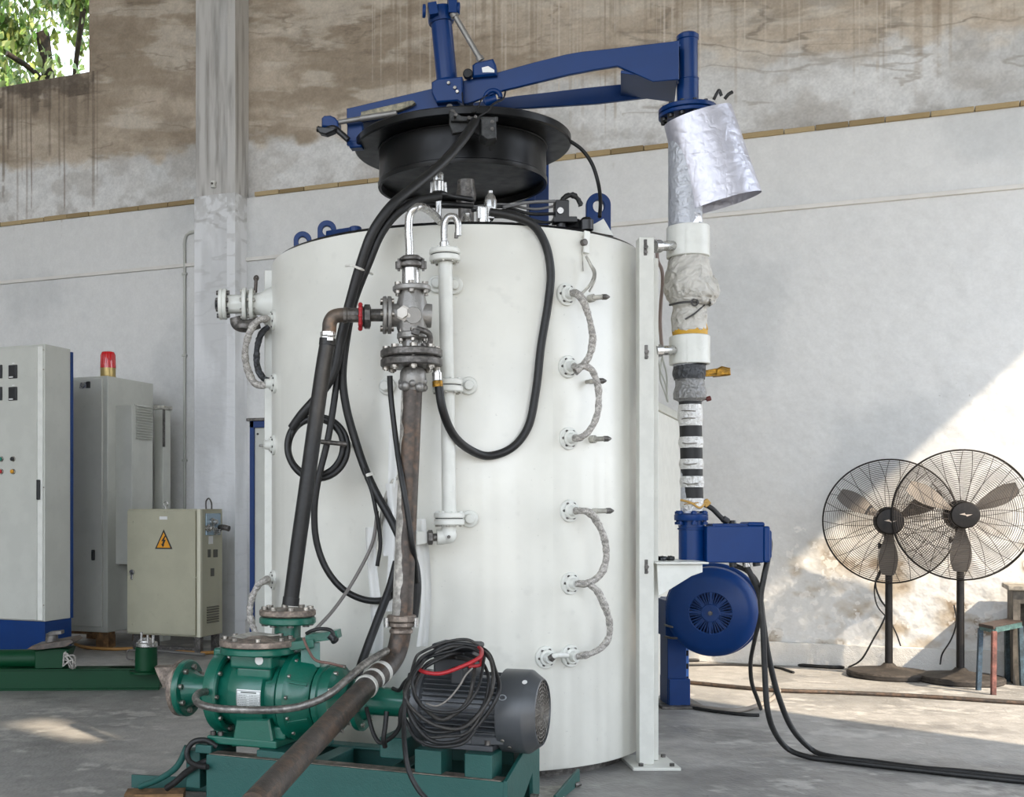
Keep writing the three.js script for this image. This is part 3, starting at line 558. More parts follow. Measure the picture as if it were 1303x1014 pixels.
{ // the two upright posts in front of the shell on the fan side, and their foot plate
  const z = 4.97, m = mpp(z), q = (u, v) => P(u, v, z), th = Math.atan2(-(RIGHT.z), RIGHT.x);
  const a = q(822.5, 300), b = PF(822.5, 966); b.y = 0.012;
  const p = q(822.5, 648), top = q(822.5, 302).y;
  const off2 = (o, x, d) => o.clone().addScaledVector(RIGHT, x).addScaledVector(FORE, d);
  const post = (c, w, dep, y0, y1) => box(V(c.x, (y0 + y1) / 2, c.z), w, y1 - y0, dep, 0.004, th);
  const ft = 0.014, post1 = add(furnace, 'post', [post(p, 0.062, 0.008, ft, top), post(off2(p, -0.027, 0.03), 0.008, 0.06, ft, top), post(off2(p, 0.029, 0.035), 0.008, 0.07, ft, top)], M.post);
  for (const [u, v, h] of [[821, 315, 0.034], [822, 448, 0.03], [822, 721, 0.03]]) { const o = q(u, v); add(post1, 'slot_bolt', [post(V(o.x, o.y, o.z).addScaledVector(FORE, -0.004), 0.014, 0.004, o.y - h, o.y + h), hex(off(o, FORE, -0.006), FORE.clone().negate(), 0.009, 0.012), hex(off(off(o, UP, -0.022), FORE, -0.006), FORE.clone().negate(), 0.007, 0.01)], M.darkSteel); }
  const o = off2(p, 0.055, 0.1); add(furnace, 'post', [post(o, 0.034, 0.04, ft, top - 0.07)], M.post);
  const f0 = off2(p, 0.03, 0.07), fp = add(furnace, 'foot_plate', box(V(f0.x, 0.007, f0.z), 0.2, 0.014, 0.26, 0.003, th), M.post);
  for (const [x, d] of [[-0.06, -0.1], [0.07, -0.1], [0.08, 0.08]]) { const h = off2(f0, x, d); add(fp, 'anchor_bolt', hex(V(h.x, 0.014, h.z), UP, 0.011, 0.012), M.darkSteel); }
  add(furnace, 'gusset', plate([V(p.x, ft, p.z).addScaledVector(FORE, -0.002), V(p.x, ft + 0.02, p.z).addScaledVector(FORE, -0.002).addScaledVector(RIGHT, 0.012), V(p.x, ft, p.z).addScaledVector(FORE, -0.002).addScaledVector(RIGHT, 0.024)], FORE.clone().negate(), 0.004, 0), M.white);
  // shelf for the motor valve with its long gusset
  const sy = q(850, 716).y, e = q(892, 716), s0 = off2(V(p.x, sy, p.z), 0.034, 0.06);
  const len = e.clone().sub(V(p.x, sy, p.z)).dot(RIGHT) - 0.01;
  const mid = off2(V(p.x, sy, p.z), 0.034 + len / 2, 0.12);
  add(furnace, 'shelf', box(mid, len, 0.008, 0.3, 0.002, th), M.white);
  const g = [[836, 718], [894, 718], [894, 728], [880, 733], [838, 759]].map(([u, v]) => q(u, v));
  add(furnace, 'shelf_gusset', plate(g.reverse(), FORE.clone().negate(), 0.01, 0.002), M.white);
  // clamps holding the stand-off rods are further down with the pipe
}
{ // posts seen on the other flank
  const l = P(342, 345, 5.62), th = Math.atan2(-(RIGHT.z), RIGHT.x);
  add(furnace, 'post', box(V(l.x, l.y / 2, l.z), 0.038, l.y, 0.05, 0.004, th), M.white);
}
{ // eye plates on the rim
  const eye = (u, v, w, h, depth, tilt = 0) => {
    const c = P(u, v, depth), m = mpp(depth), pts = [], n = 18;
    pts.push(c.clone().addScaledVector(RIGHT, -w * m / 2), c.clone().addScaledVector(RIGHT, w * m / 2));
    for (let i = 0; i <= n; i++) { const a = Math.PI * i / n; pts.push(c.clone().addScaledVector(RIGHT, w * m / 2 * Math.cos(a) + tilt * m).addScaledVector(UP, (h - w / 2) * m + w * m / 2 * Math.sin(a))); }
    const hole = []; for (let i = 0; i < 16; i++) { const a = -2 * Math.PI * i / 16; hole.push(c.clone().addScaledVector(RIGHT, w * 0.24 * m * Math.cos(a) + tilt * m).addScaledVector(UP, (h - w * 0.55) * m + w * 0.26 * m * Math.sin(a))); }
    const y0 = TT - 0.02; pts[0].y = Math.min(pts[0].y, TT + 0.01); pts[1].y = pts[0].y;
    return plate(pts, FORE.clone().negate(), 0.03, 0.003, [hole]);
  };
  add(furnace, 'lifting_eye', eye(386, 318, 23, 24, 5.75, -1), M.blue);
  add(furnace, 'lifting_eye', eye(416, 307, 24, 27, 5.85, 0), M.blue);
  add(furnace, 'lifting_eye', eye(762, 290, 31, 45, 5.5, 0), M.blue);
  add(furnace, 'rim_bar', [beam(P(418, 298, 5.85), P(452, 293, 5.6), 0.03, 0.03), disc(off(P(452, 294, 5.6), UP, -0.01), UP, 0.03, 0.03)], M.blue);
  const hk = P(742, 296, 4.84), bo = P(741, 309, 4.82);
  const cap = add(furnace, 'rim_plate', [plate([[738, 292], [781, 300], [768, 278], [758, 284]].map(([u, v]) => P(u, v, 5.05)), FORE.clone().negate(), 0.02, 0.001)], M.white);
  const hasp = add(furnace, 'hasp', [beam(onShell(747, 294, 0.012), onShell(746, 322, 0.012), 0.03, 0.008, outward(onShell(746, 310)))], M.white);
  add(hasp, 'bolt', disc(onShell(741, 309, 0.004), outward(onShell(741, 309)), 0.014, 0.02, 12), M.darkSteel);
}
{ // guide post of the lid behind the neck
  const a = P(684, 290, 6.0), b = P(684, 196, 6.0), th = Math.atan2(-(RIGHT.z), RIGHT.x);
  add(furnace, 'lid_guide_post', box(V(a.x, (TT + b.y) / 2, a.z), 0.1, b.y - TT, 0.1, 0.006, th), M.blue);
  const s = P(660, 247, 5.9); add(furnace, 'guide_bracket', box(V(s.x, P(660, 250, 5.9).y, s.z), 0.16, 0.05, 0.05, 0.004, th), M.blue);
}
// ports: white flanges with a stub, on the shell
function port(u, v, R = 0.046, stub = 0.05, sr = 0.02) {
  const p = onShell(u, v, -0.004), n = outward(p), f = flange(furnace, p, n, R, 0.016, M.white, { n: 6, rb: R * 0.72, br: 0.0055, bmat: M.darkSteel, name: 'port_flange' });
  add(f, 'stub', [cyl(off(p, n, 0.01), off(p, n, stub), sr + 0.004, sr), ring(off(p, n, 0.014), n, sr + 0.012, sr - 0.004, 0.012)], M.white);
  return off(p, n, stub);
}
const ports = [[719, 375], [721, 467], [722, 558], [723, 650], [724, 742], [724, 834], [693, 836]].map(([u, v]) => port(u, v));
const lports = [[350, 407], [351, 488], [350, 566], [350, 738]].map(([u, v]) => port(u, v, 0.045));
{ // white studs and unused couplings beside the pipe
  for (const [u, v] of [[556, 362], [578, 364], [562, 490], [596, 491], [494, 492], [597, 660]]) { const p = onShell(u, v, 0), n = outward(p); add(furnace, 'boss', [disc(p, n, 0.035, 0.02), disc(off(p, n, 0.018), n, 0.02, 0.03)], M.white); }
}
// ---------------------------------------------------------------- lid
const LID = C((588 - U0) * mpp(5.55), 0, 5.55), LY = 2.78;
const lid = thing('furnace_lid', 'wide round black furnace lid hanging open from the blue arm', 'lid', V(LID.x, 2.6, LID.z));
add(lid, 'disc', lathe(V(LID.x, LY, LID.z), UP, [[0.38, 0], [0.499, 0], [0.505, 0.006], [0.505, 0.034], [0.499, 0.04], [0.0, 0.05]], 120), M.black);
const neck = add(lid, 'neck', lathe(V(LID.x, 2.605, LID.z), UP, [[0.01, 0.03], [0.378, 0.03], [0.38, 0], [0.394, 0], [0.396, 0.006], [0.396, 0.022], [0.391, 0.026], [0.391, 0.18]], 110, 0.4), M.black);
add(lid, 'weld_ring', new THREE.TorusGeometry(0.393, 0.004, 6, 100).rotateX(Math.PI / 2).translate(LID.x, LY - 0.004, LID.z), M.black);
{ // plug under the lid and the painted figure
  const font = await new FontLoader().loadAsync('fonts/droid/droid_sans_bold.typeface.json');
  const g = new TextGeometry('1', { font, size: 0.05, depth: 0.003, curveSegments: 3 }), c = P(619, 194, 5.2), n = V(c.x - LID.x, 0, c.z - LID.z).normalize(), x = UP.clone().cross(n);
  g.applyMatrix4(new THREE.Matrix4().makeBasis(x, UP, n)).translate(LID.x + n.x * 0.39 - x.x * 0.015, c.y, LID.z + n.z * 0.39 - x.z * 0.015);
  add(neck, 'painted_number', g, M.dark, 'black painted figure 1');
  // clamp block on the front rim
  const q = (u, v, d = 5.0) => P(u, v, d);
  const bl = add(lid, 'cable_clamp', [plate([[572, 140], [598, 152], [610, 150], [631, 148], [632, 178], [622, 180], [600, 166], [576, 170], [572, 158]].map(([u, v]) => q(u, v)).reverse(), FORE.clone().negate(), 0.03, 0.003), plate([[612, 150], [631, 148], [632, 176], [620, 178], [612, 172]].map(([u, v]) => q(u, v, 4.93)).reverse(), FORE.clone().negate(), 0.09, 0.004), beam(q(573, 155, 5.02), q(632, 156, 5.02), 0.09, 0.02)], std(0x3b3d3e, 0.45, 0.2, { map: rep(worn, 6) }), 'dull grey clamp block');
  for (const [u, v] of [[579, 149], [596, 153], [604, 152], [625, 158], [625, 167]]) add(bl, 'bolt', hex(q(u, v, 4.96), FORE.clone().negate(), 0.008, 0.035), M.darkSteel);
  add(lid, 'pipe_nipple', cyl(q(572, 136, 5.12), q(578, 148, 5.02), 0.014), M.castSteel);
}
// ---------------------------------------------------------------- swing arm
const HUBD = 5.25, HUB = P(875, 648, HUBD);
{
  const t = thing('swing_arm', 'heavy blue steel swing arm carrying the black lid, with a hydraulic ram', 'lifting arm', V(HUB.x, P(875, 135, HUBD).y, HUB.z));
  const A = C(HUB.clone().sub(V(0, 0, 0)).dot(RIGHT), 0, 5.14), B = C(0.1, 0, 5.46), ax = B.clone().sub(A).normalize(), nn = ax.clone().cross(UP).normalize(), toCam = nn.dot(FORE) > 0 ? nn.negate() : nn;
  const onArm = (u, v, o = 0) => { const r = ray(u, v), E = V(0, EYE, 0), base = off(A, toCam, o); return off(E, r, base.clone().sub(E).dot(toCam) / r.dot(toCam)); };
  const outline = [[864, 51], [855, 52.5], [775, 62], [740, 65.5], [720, 69], [680, 79], [640, 90], [600, 100], [548, 113], [441, 138], [441, 158], [540, 145], [600, 130], [640, 115], [723, 95], [760, 88], [786, 84], [806, 93], [831, 104], [864, 101]].reverse().map(([u, v]) => onArm(u, v));
  const side = add(t, 'arm_plate', plate(outline, toCam, 0.022, 0.003), M.blue);
  const far = [[600, 143], [640, 139], [700, 135.5], [759, 131.5], [831, 123], [858, 119], [858, 103], [790, 107], [745, 111.5], [700, 117], [655, 122], [600, 131]].map(([u, v]) => onArm(u, v, -0.3));
  add(t, 'arm_plate', plate(far, toCam, 0.022, 0.003), M.blue);
  // webs between the plates
  const web = (u0, v0, u1, v1, th = 0.014, dep = 0.29) => { const a = onArm(u0, v0), b = onArm(u1, v1), m = dep / 2 + 0.01; return beam(off(a, toCam, -m), off(b, toCam, -m), dep, th); };
  add(t, 'arm_web', [web(862, 99, 790, 90)], M.blue);
  add(t, 'arm_web', [web(866, 56, 776, 67, 0.014, 0.16)], M.blue);
  add(t, 'arm_web', [web(746, 74, 746, 92, 0.016)], M.blue);
  add(t, 'arm_web', [web(656, 92, 656, 112, 0.02)], M.blue);
  add(t, 'arm_web', [web(560, 116, 560, 140, 0.02, 0.2)], M.blue);
  add(t, 'arm_web', [web(600, 126, 452, 151, 0.014, 0.2)], M.blue);
  // hub
  const hy = (v) => P(875, v, HUBD).y, hb = (v) => V(HUB.x, hy(v), HUB.z), m = mpp(HUBD);
  add(t, 'hub', lathe(hb(101), UP, [[0, 0], [12.2 * m, 0], [12.4 * m, 0.004], [12.4 * m, (101 - 52) * m], [13.6 * m, (101 - 51) * m], [13.8 * m, (101 - 46) * m], [11 * m, (101 - 43.5) * m], [0, (101 - 43) * m]], 40), M.blue);
  add(t, 'grease_nipple', [cyl(hb(44), hb(41.5), 0.008)], M.darkSteel);
  const piv = add(t, 'pivot', lathe(hb(134), UP, [[0, 0], [13.4 * m, 0], [13.4 * m, 31 * m], [13.9 * m, 31.5 * m], [13.9 * m, 33 * m], [0, 33 * m]], 40), M.blue);
  const f0 = hb(150), fl = add(t, 'pivot_flange', [ring(f0, UP, 36 * m, 0.02, 5 * m, 44), ring(off(f0, UP, 6 * m), UP, 36 * m, 0.02, 6 * m, 44), cyl(hb(139), hb(130), 15 * m)], M.blue);
  around(off(f0, UP, -4 * m), UP, 30 * m, 12, (p) => add(fl, 'bolt', [cyl(p, off(p, UP, 19 * m), 0.009), hex(off(p, UP, 12 * m), UP, 0.015, 0.013), hex(p, UP, 0.015, 0.012)], M.plastic), 0.1);
  // upright ram that lifts the lid
  const a0 = P(572, 136, 5.42), a1 = P(560, 12, 5.42), d = a1.clone().sub(a0).normalize(), r = 13.2 * mpp(5.42);
  add(t, 'lift_cylinder', lathe(a0, d, [[0, 0], [r, 0], [r, 0.40], [r * 1.06, 0.405], [r * 1.06, 0.44], [r * 0.9, 0.45], [0, 0.455]], 40), M.blue);
  add(t, 'cylinder_collar', [plate([[549, 104], [556, 100], [588, 97], [589, 132], [582, 128], [555, 130], [549, 118]].map(([u, v]) => onArm(u, v, 0.05)).reverse(), toCam, 0.06, 0.006), lathe(off(a0, d, 0.0), d, [[0, 0], [r * 1.15, 0], [r * 1.15, 0.03], [r * 1.4, 0.04], [r * 1.4, 0.1], [r * 1.1, 0.12], [0, 0.12]], 36)], M.blue);
  for (const [u, v] of [[579, 112], [582, 117], [571, 106]]) add(t, 'screw', disc(onArm(u, v, 0.05), toCam, 0.008, 0.01, 10), M.bolt);
  const tp = (u, v, dd = 5.36) => P(u, v, dd);
  add(t, 'cylinder_head', [lathe(off(a0, d, 0.385), d, [[0, 0], [r * 1.18, 0], [r * 1.25, 0.01], [r * 1.25, 0.055], [r * 1.1, 0.07], [0, 0.072]], 36), beam(tp(556, 12), tp(545, 14), 0.055, 0.055), beam(tp(570, 10), tp(581, 10), 0.05, 0.06), beam(tp(573, 4, 5.42), tp(575, -12, 5.42), 0.05, 0.03)], M.blue);
  add(t, 'clevis_pin', [disc(tp(541.5, 14), RIGHT.clone().negate(), 0.03, 0.014, 16), disc(tp(581, 11), RIGHT, 0.028, 0.014, 16)], M.blue);
  const r0 = tp(577, 17), r1 = tp(612, 77);
  add(t, 'tie_rod', [cyl(r0, r1, 0.0125), cyl(lerpV(r0, r1, -0.02), lerpV(r0, r1, 0.07), 0.019), cyl(lerpV(r0, r1, 0.93), r1, 0.018)], M.castSteel);
  const cv = add(t, 'rod_clevis', [plate([[601, 98], [601, 82], [605, 79], [627, 74], [631, 82], [632, 95]].map(([u, v]) => onArm(u, v, 0.03)).reverse(), toCam, 0.08, 0.008)], M.blue);
  add(cv, 'label_plate', plate([[614, 92], [613, 86], [621, 84], [629, 89], [629, 92]].map(([u, v]) => onArm(u, v, 0.033)).reverse(), toCam, 0.002, 0), M.label);
  add(t, 'tie_rod_eye', [disc(onArm(596, 96, 0.01), toCam, 0.022, 0.03, 16)], M.black);
  // tilting ram at the free end
  const e = (u, v, o = 0.07) => onArm(u, v, o);
  add(t, 'end_bracket', [plate([[442, 150], [461, 148], [462, 172], [459, 186], [441, 184]].map(([u, v]) => onArm(u, v, 0.01)).reverse(), toCam, 0.03, 0.004), plate([[409, 161], [409, 150], [412, 147], [420, 146.5], [426, 149], [430, 154], [430, 162]].map(([u, v]) => e(u, v)).reverse(), toCam, 0.07, 0.006)], M.blue);
  add(t, 'end_block', [plate([[440, 179], [460, 178], [460, 187], [445, 188]].map(([u, v]) => onArm(u, v, 0.015)).reverse(), toCam, 0.06, 0.005)], M.blue);
  add(t, 'tilt_rod', [cyl(e(426, 156.5, 0.05), e(465, 150, 0.05), 0.0115), cyl(e(459, 151, 0.05), e(505, 144, 0.05), 0.015)], M.castSteel);
  add(t, 'tilt_cylinder', [plate([[459, 142], [459, 149], [500, 143], [524, 134], [528, 130], [525, 127.5], [520, 128]].map(([u, v]) => e(u, v, 0.03)), toCam, 0.03, 0.003)], std(0xa9a48c, 0.5, 0.1, { map: rep(worn, 5) }), 'grease-stained grey ram housing');
  add(t, 'release_lever', [tube([e(404, 164), e(412, 166), e(424, 163), e(433, 169), e(443, 178)], 0.014, 10), plate([[402, 161], [410, 161], [428, 163], [424, 167], [414, 171], [406, 169]].map(([u, v]) => e(u, v, 0.1)).reverse(), toCam, 0.05, 0.005)], M.plastic, 'black release lever');
  const h = onArm(627, 125, 0.0); add(t, 'rod_end', [new THREE.TorusGeometry(0.035, 0.011, 10, 24, 4).applyQuaternion(new THREE.Quaternion().setFromUnitVectors(V(0, 0, 1), toCam)).translate(h.x, h.y, h.z), cyl(onArm(618, 130, 0), onArm(632, 126, 0), 0.02)], M.blue);
  add(t, 'safety_wire', [tube([onArm(588, 118, 0.06), onArm(590, 134, 0.12), P(606, 142, 5.0), P(612, 128, 5.1), onArm(620, 121, 0.05)], 0.003, 6), tube([P(607, 150, 4.95), P(622, 140, 5.0), P(628, 132, 5.1), P(640, 126, 5.2), onArm(643, 117, 0.03)], 0.0045, 6)], M.cable);
}
// ================================================================ valve stack, suction pipe, white pipe, hoses on the furnace
const DV = 4.42;                                                               // the stack's distance, in front of the shell
{
  const q = (u, v, d = DV) => P(u, v, d), m = mpp(DV);
  const t = thing('valve_assembly', 'steel vacuum valve with bolted flanges and a bent steel pipe on top', 'valve', q(524, 470));
  const L = (u, v, prof, n = 36) => lathe(q(u, v), UP, prof.map(([r, h]) => [r * m, h * m]), n);
  add(t, 'bent_pipe', tube([q(521, 338), q(521, 315), q(520, 290), q(522, 272), q(530, 264), P(541, 265, 4.5), P(553, 274, 4.6), P(562, 284, 4.72)], 5.2 * m, 16, 90), M.steel, 'bright bent steel pipe');
  const collar = add(t, 'pipe_collar', L(523, 342, [[0, 0], [11, 0], [16.5, 2], [17, 4], [16.5, 6.5], [11, 8], [11, 9], [15, 10], [15, 13], [11, 16], [0, 16]]), M.darkSteel);
  for (const u of [507.5, 538.5]) add(collar, 'clamp_lug', [cyl(q(u, 342, DV - 0.02), q(u, 333, DV - 0.02), 0.013), cyl(q(u, 345, DV - 0.02), q(u, 329, DV - 0.02), 0.005)], M.darkSteel);
  add(t, 'sleeve', L(523, 364, [[0, 0], [11.5, 0], [11.5, 22], [0, 22]]), M.steel, 'bright turned sleeve');
  flange(t, q(524, 371), UP, 24.5 * m, 7 * m, M.castSteel, { n: 6, rb: 20 * m, br: 0.012, back: true });
  add(t, 'valve_body', [L(524, 430, [[0, 0], [17, 0], [17, 4], [19.5, 14], [20.5, 30], [19.5, 44], [16, 56], [16, 60], [0, 60]], 40), cyl(q(526, 401), q(496, 401), 17 * m, 14 * m, 32), cyl(q(526, 401, DV), q(526, 401, DV - 0.075), 0.036, 0.03, 24), cyl(q(526, 401), q(549, 402), 17 * m, 15 * m, 24)], M.castSteel);
  add(t, 'cover_plug', lathe(off(q(515, 399, DV - 0.055), V(0, 0, 0), 0), FORE.clone().negate().addScaledVector(RIGHT, -0.45).normalize(), [[0, 0], [0.03, 0], [0.03, 0.01], [0.022, 0.014], [0.022, 0.026], [0, 0.028]], 6), std(0xc4c0b8, 0.5, 0.2), 'pale hexagonal plug');
  add(t, 'side_rib', [beam(q(543, 384, DV - 0.03), q(543, 424, DV - 0.03), 0.022, 0.03), beam(q(549, 382), q(549, 426), 0.012, 0.05)], M.castSteel);
  flange(t, q(498, 401), RIGHT.clone().negate(), 24 * m, 5 * m, M.castSteel, { n: 6, rb: 19.5 * m, br: 0.01, back: true });
  flange(t, q(492, 401), RIGHT.clone().negate(), 24 * m, 5 * m, M.castSteel, { n: 6, rb: 19.5 * m, br: 0.01 });
  flange(t, q(526, 432), UP, 21 * m, 9 * m, M.castSteel, { n: 6, rb: 17.5 * m, br: 0.011, back: true });
  add(t, 'lever', [tube([q(530, 418, DV - 0.07), q(545, 424, DV - 0.07), q(547.5, 434, DV - 0.06), q(543, 442, DV - 0.05), q(538, 436, DV - 0.05)], 0.011, 8), beam(q(524, 421, DV - 0.075), q(534, 424, DV - 0.075), 0.02, 0.02)], M.darkSteel);
  add(t, 'neck', L(524.5, 448, [[0, 0], [12.5, 0], [12.5, 12], [11.5, 16], [11.5, 24], [0, 24]]), M.castSteel);
  flange(t, q(523.5, 455), UP, 39.5 * m, 10 * m, M.darkSteel, { n: 8, rb: 32 * m, br: 0.014, phase: 0.35 });
  flange(t, q(523.5, 467), UP, 39.5 * m, 10.5 * m, M.darkSteel, { n: 8, rb: 32 * m, br: 0.014, phase: 0.35, bh: 0.001 });
  for (const p of around(q(523.5, 472), UP, 32 * m, 8, (p) => p, 0.35)) add(t, 'stud', [cyl(p, off(p, UP, 6 * m), 0.008, 0.008, 10), hex(off(p, UP, 1.5 * m), UP, 0.015, 0.012)], M.bolt);
  add(t, 'gasket', disc(q(523.5, 456.2), UP, 33 * m, 2.4 * m), M.dark);
  // branch towards the pump hose
  const l = RIGHT.clone().negate();
  const B = (u, prof) => lathe(q(u, 401), l, prof.map(([r, h]) => [r * m, h * m]), 28);
  add(t, 'branch_pipe', B(488, [[0, 0], [8, 0], [8, 16], [8.6, 16], [8.6, 30], [0, 30]]), M.darkSteel);
  add(t, 'union_nut', lathe(q(472, 403), l, [[0, 0], [12, 0], [16, 1.5], [16, 8], [12, 10], [14, 10], [14, 12], [0, 12]].map(([r, h]) => [r * m, h * m]), 8), M.darkSteel);
  const w0 = q(458.5, 403), wheel = new THREE.TorusGeometry(15.5 * m, 2.4 * m, 10, 40).applyQuaternion(new THREE.Quaternion().setFromUnitVectors(V(0, 0, 1), l)).translate(w0.x, w0.y, w0.z), gs = [wheel];
  around(w0, l, 15.5 * m, 10, (p) => gs.push(new THREE.SphereGeometry(3.2 * m, 8, 6).translate(p.x, p.y, p.z)));
  around(w0, l, 8 * m, 5, (p) => gs.push(cyl(w0, lerpV(w0, p, 1.9), 0.006, 0.006, 6)));
  const wheelPart = add(t, 'hand_wheel', gs, M.red, 'red scalloped hand wheel');
  add(t, 'branch_pipe', B(457, [[0, 0], [9.3, 0], [9.3, 15], [10.2, 16], [10.2, 20], [0, 20]]), M.darkSteel);
  add(t, 'elbow', [tube([q(441, 401), q(433, 401), q(424, 403.5), q(420, 410), q(419, 419), q(418.5, 424)], 9.2 * m, 18, 40)], M.rawPipe);
  for (const v of [425, 431.5]) add(t, 'hose_clip', [lathe(q(417.6 - (v - 425) * 0.1, v + 2.5), UP, [[0, 0], [9.6 * m, 0], [10 * m, 0.001], [10 * m, 5 * m], [0, 5 * m]], 24), beam(q(416, v, DV - 0.035), q(424, v, DV - 0.035), 0.014, 0.014)], M.steel);
  const hh = thing('suction_hose', 'thick straight black rubber hose running from the valve down to the pump flange', 'hose', q(370, 768));
  add(hh, 'hose', tube([q(417, 434), q(411, 470), q(401, 540), q(390, 620), P(380, 690, 4.43), P(370, 766, 4.44)], 10 * m, 18, 80), M.rubber);
  add(hh, 'hose_end', [tube([q(417.2, 431), q(416.4, 439)], 10.8 * m, 18, 4), tube([P(370.8, 760, 4.44), P(369.6, 770, 4.44)], 10.8 * m, 18, 4)], M.rubber);
}
{ // main suction pipe: down the furnace, elbow, then slanting forward past the pump
  const t = thing('suction_pipe', 'brown raw steel pipe dropping from the valve and slanting in front of the pump', 'pipe', P(508, 800, 4.42));
  const r = 0.0385, q = (u, v, d = DV) => P(u, v, d);
  const topP = q(525.5, 470), bot = q(512, 786);
  add(t, 'pipe', cyl(topP, bot, r, r, 32), M.rawPipe);
  add(t, 'weld', [lathe(q(525.5, 497), UP, [[r, 0], [r * 1.12, 0.01], [r * 1.3, 0.04], [r * 1.25, 0.07], [r, 0.085]], 28), ...Array.from({ length: 10 }, (_, i) => { const a = i * 0.63, p = q(525.5, 491); return new THREE.SphereGeometry(rr(0.012, 0.02), 7, 5).translate(p.x + Math.cos(a) * r * 1.1, p.y + rr(-0.01, 0.02), p.z + Math.sin(a) * r * 1.1); })], M.castSteel);
  { // strip of old white paint down the pipe: a thin proud shell over part of its girth, with a torn edge
    const n = 90, pos = [], ax = bot.clone().sub(topP), side = RIGHT.clone().negate(), fr = FORE.clone().negate();
    const at = (k, a) => topP.clone().addScaledVector(ax, 0.075 + 0.915 * k).addScaledVector(side, Math.cos(a) * (r + 0.0012)).addScaledVector(fr, Math.sin(a) * (r + 0.0012));
    const rag = (k, s) => 0.3 * (noise(k * 34, 0, s) - 0.5) + 0.3 * (noise(k * 9, 3, s) - 0.5);
    for (let i = 0; i < n; i++) for (let j = 0; j < 4; j++) {
      const k0 = i / n, k1 = (i + 1) / n, w = (k) => 0.55 + 0.6 * sstep(0.3, 0.75, k), A = (k, jj) => { const e0 = 0.12 + rag(k, 2) * 0.2, e1 = e0 + w(k) + rag(k, 7); return e0 + (e1 - e0) * jj / 4; };
      const a = at(k0, A(k0, j)), b = at(k1, A(k1, j)), c = at(k1, A(k1, j + 1)), d = at(k0, A(k0, j + 1));
      for (const p of [a, c, b, a, d, c]) pos.push(p.x, p.y, p.z);
    }
    const g = new THREE.BufferGeometry().setAttribute('position', new THREE.BufferAttribute(new Float32Array(pos), 3)); g.computeVertexNormals();
    add(t, 'paint_strip', g, std(0xc8c6c0, 0.6, 0, { map: rep(worn, 3), side: THREE.DoubleSide }), 'flaking strip of white paint');
  }
  add(t, 'coupling', [ring(P(511, 797, DV), UP, r * 1.3, r * 0.9, 0.016, 32), ring(P(511, 791, DV), UP, r * 1.42, r * 0.9, 0.026, 32), lathe(P(510.5, 806, DV), UP, [[r * 1.02, 0], [r * 1.15, 0.004], [r * 1.15, 0.014], [r, 0.02]], 30)], M.rustSteel);
  for (const u of [492, 529]) add(t, 'bolt', cyl(P(u, 798, DV - 0.02), P(u, 786, DV - 0.02), 0.01), M.steel);
  const bend = [P(511, 796, DV), P(509, 812, DV), P(504, 831, DV - 0.01), P(494, 847, 4.37), P(478, 862, 4.27), P(455, 885, 4.05), P(420, 922, 3.75), P(380, 964, 3.45), P(335, 1012, 3.15), P(322, 1026, 3.07)];
  add(t, 'slanted_pipe', tube(bend, r, 28, 160), M.rawPipe);
  const curve = new THREE.CatmullRomCurve3(bend, false, 'centripetal');
  const band = (u, v, d, du, dv, w = 0.022) => { const c = P(u, v, d), e = P(u + du, v + dv, d - 0.05), dir = e.sub(c).normalize(); return lathe(off(c, dir, -w / 2), dir, [[r * 0.98, 0], [r + 0.003, 0.001], [r + 0.004, w * 0.5], [r + 0.003, w], [r * 0.98, w]], 30); };
  // white tape turns: wrapped on the real centre line
  for (const k of [0.15, 0.205, 0.262]) { const c = curve.getPointAt(k), dir = curve.getTangentAt(k); add(t, 'white_tape', [lathe(off(c, dir, -0.014), dir, [[r * 0.98, 0], [r + 0.003, 0.001], [r + 0.0045, 0.014], [r + 0.003, 0.026], [r * 0.98, 0.028]], 30)], M.tape, 'white sealing tape round the joint'); }
  const k0 = 0.19, c0 = curve.getPointAt(k0), d0 = curve.getTangentAt(k0); add(t, 'joint_sleeve', lathe(off(c0, d0, -0.055), d0, [[r, 0], [r * 1.08, 0.002], [r * 1.08, 0.11], [r, 0.112]], 30), M.rawPipe);
}
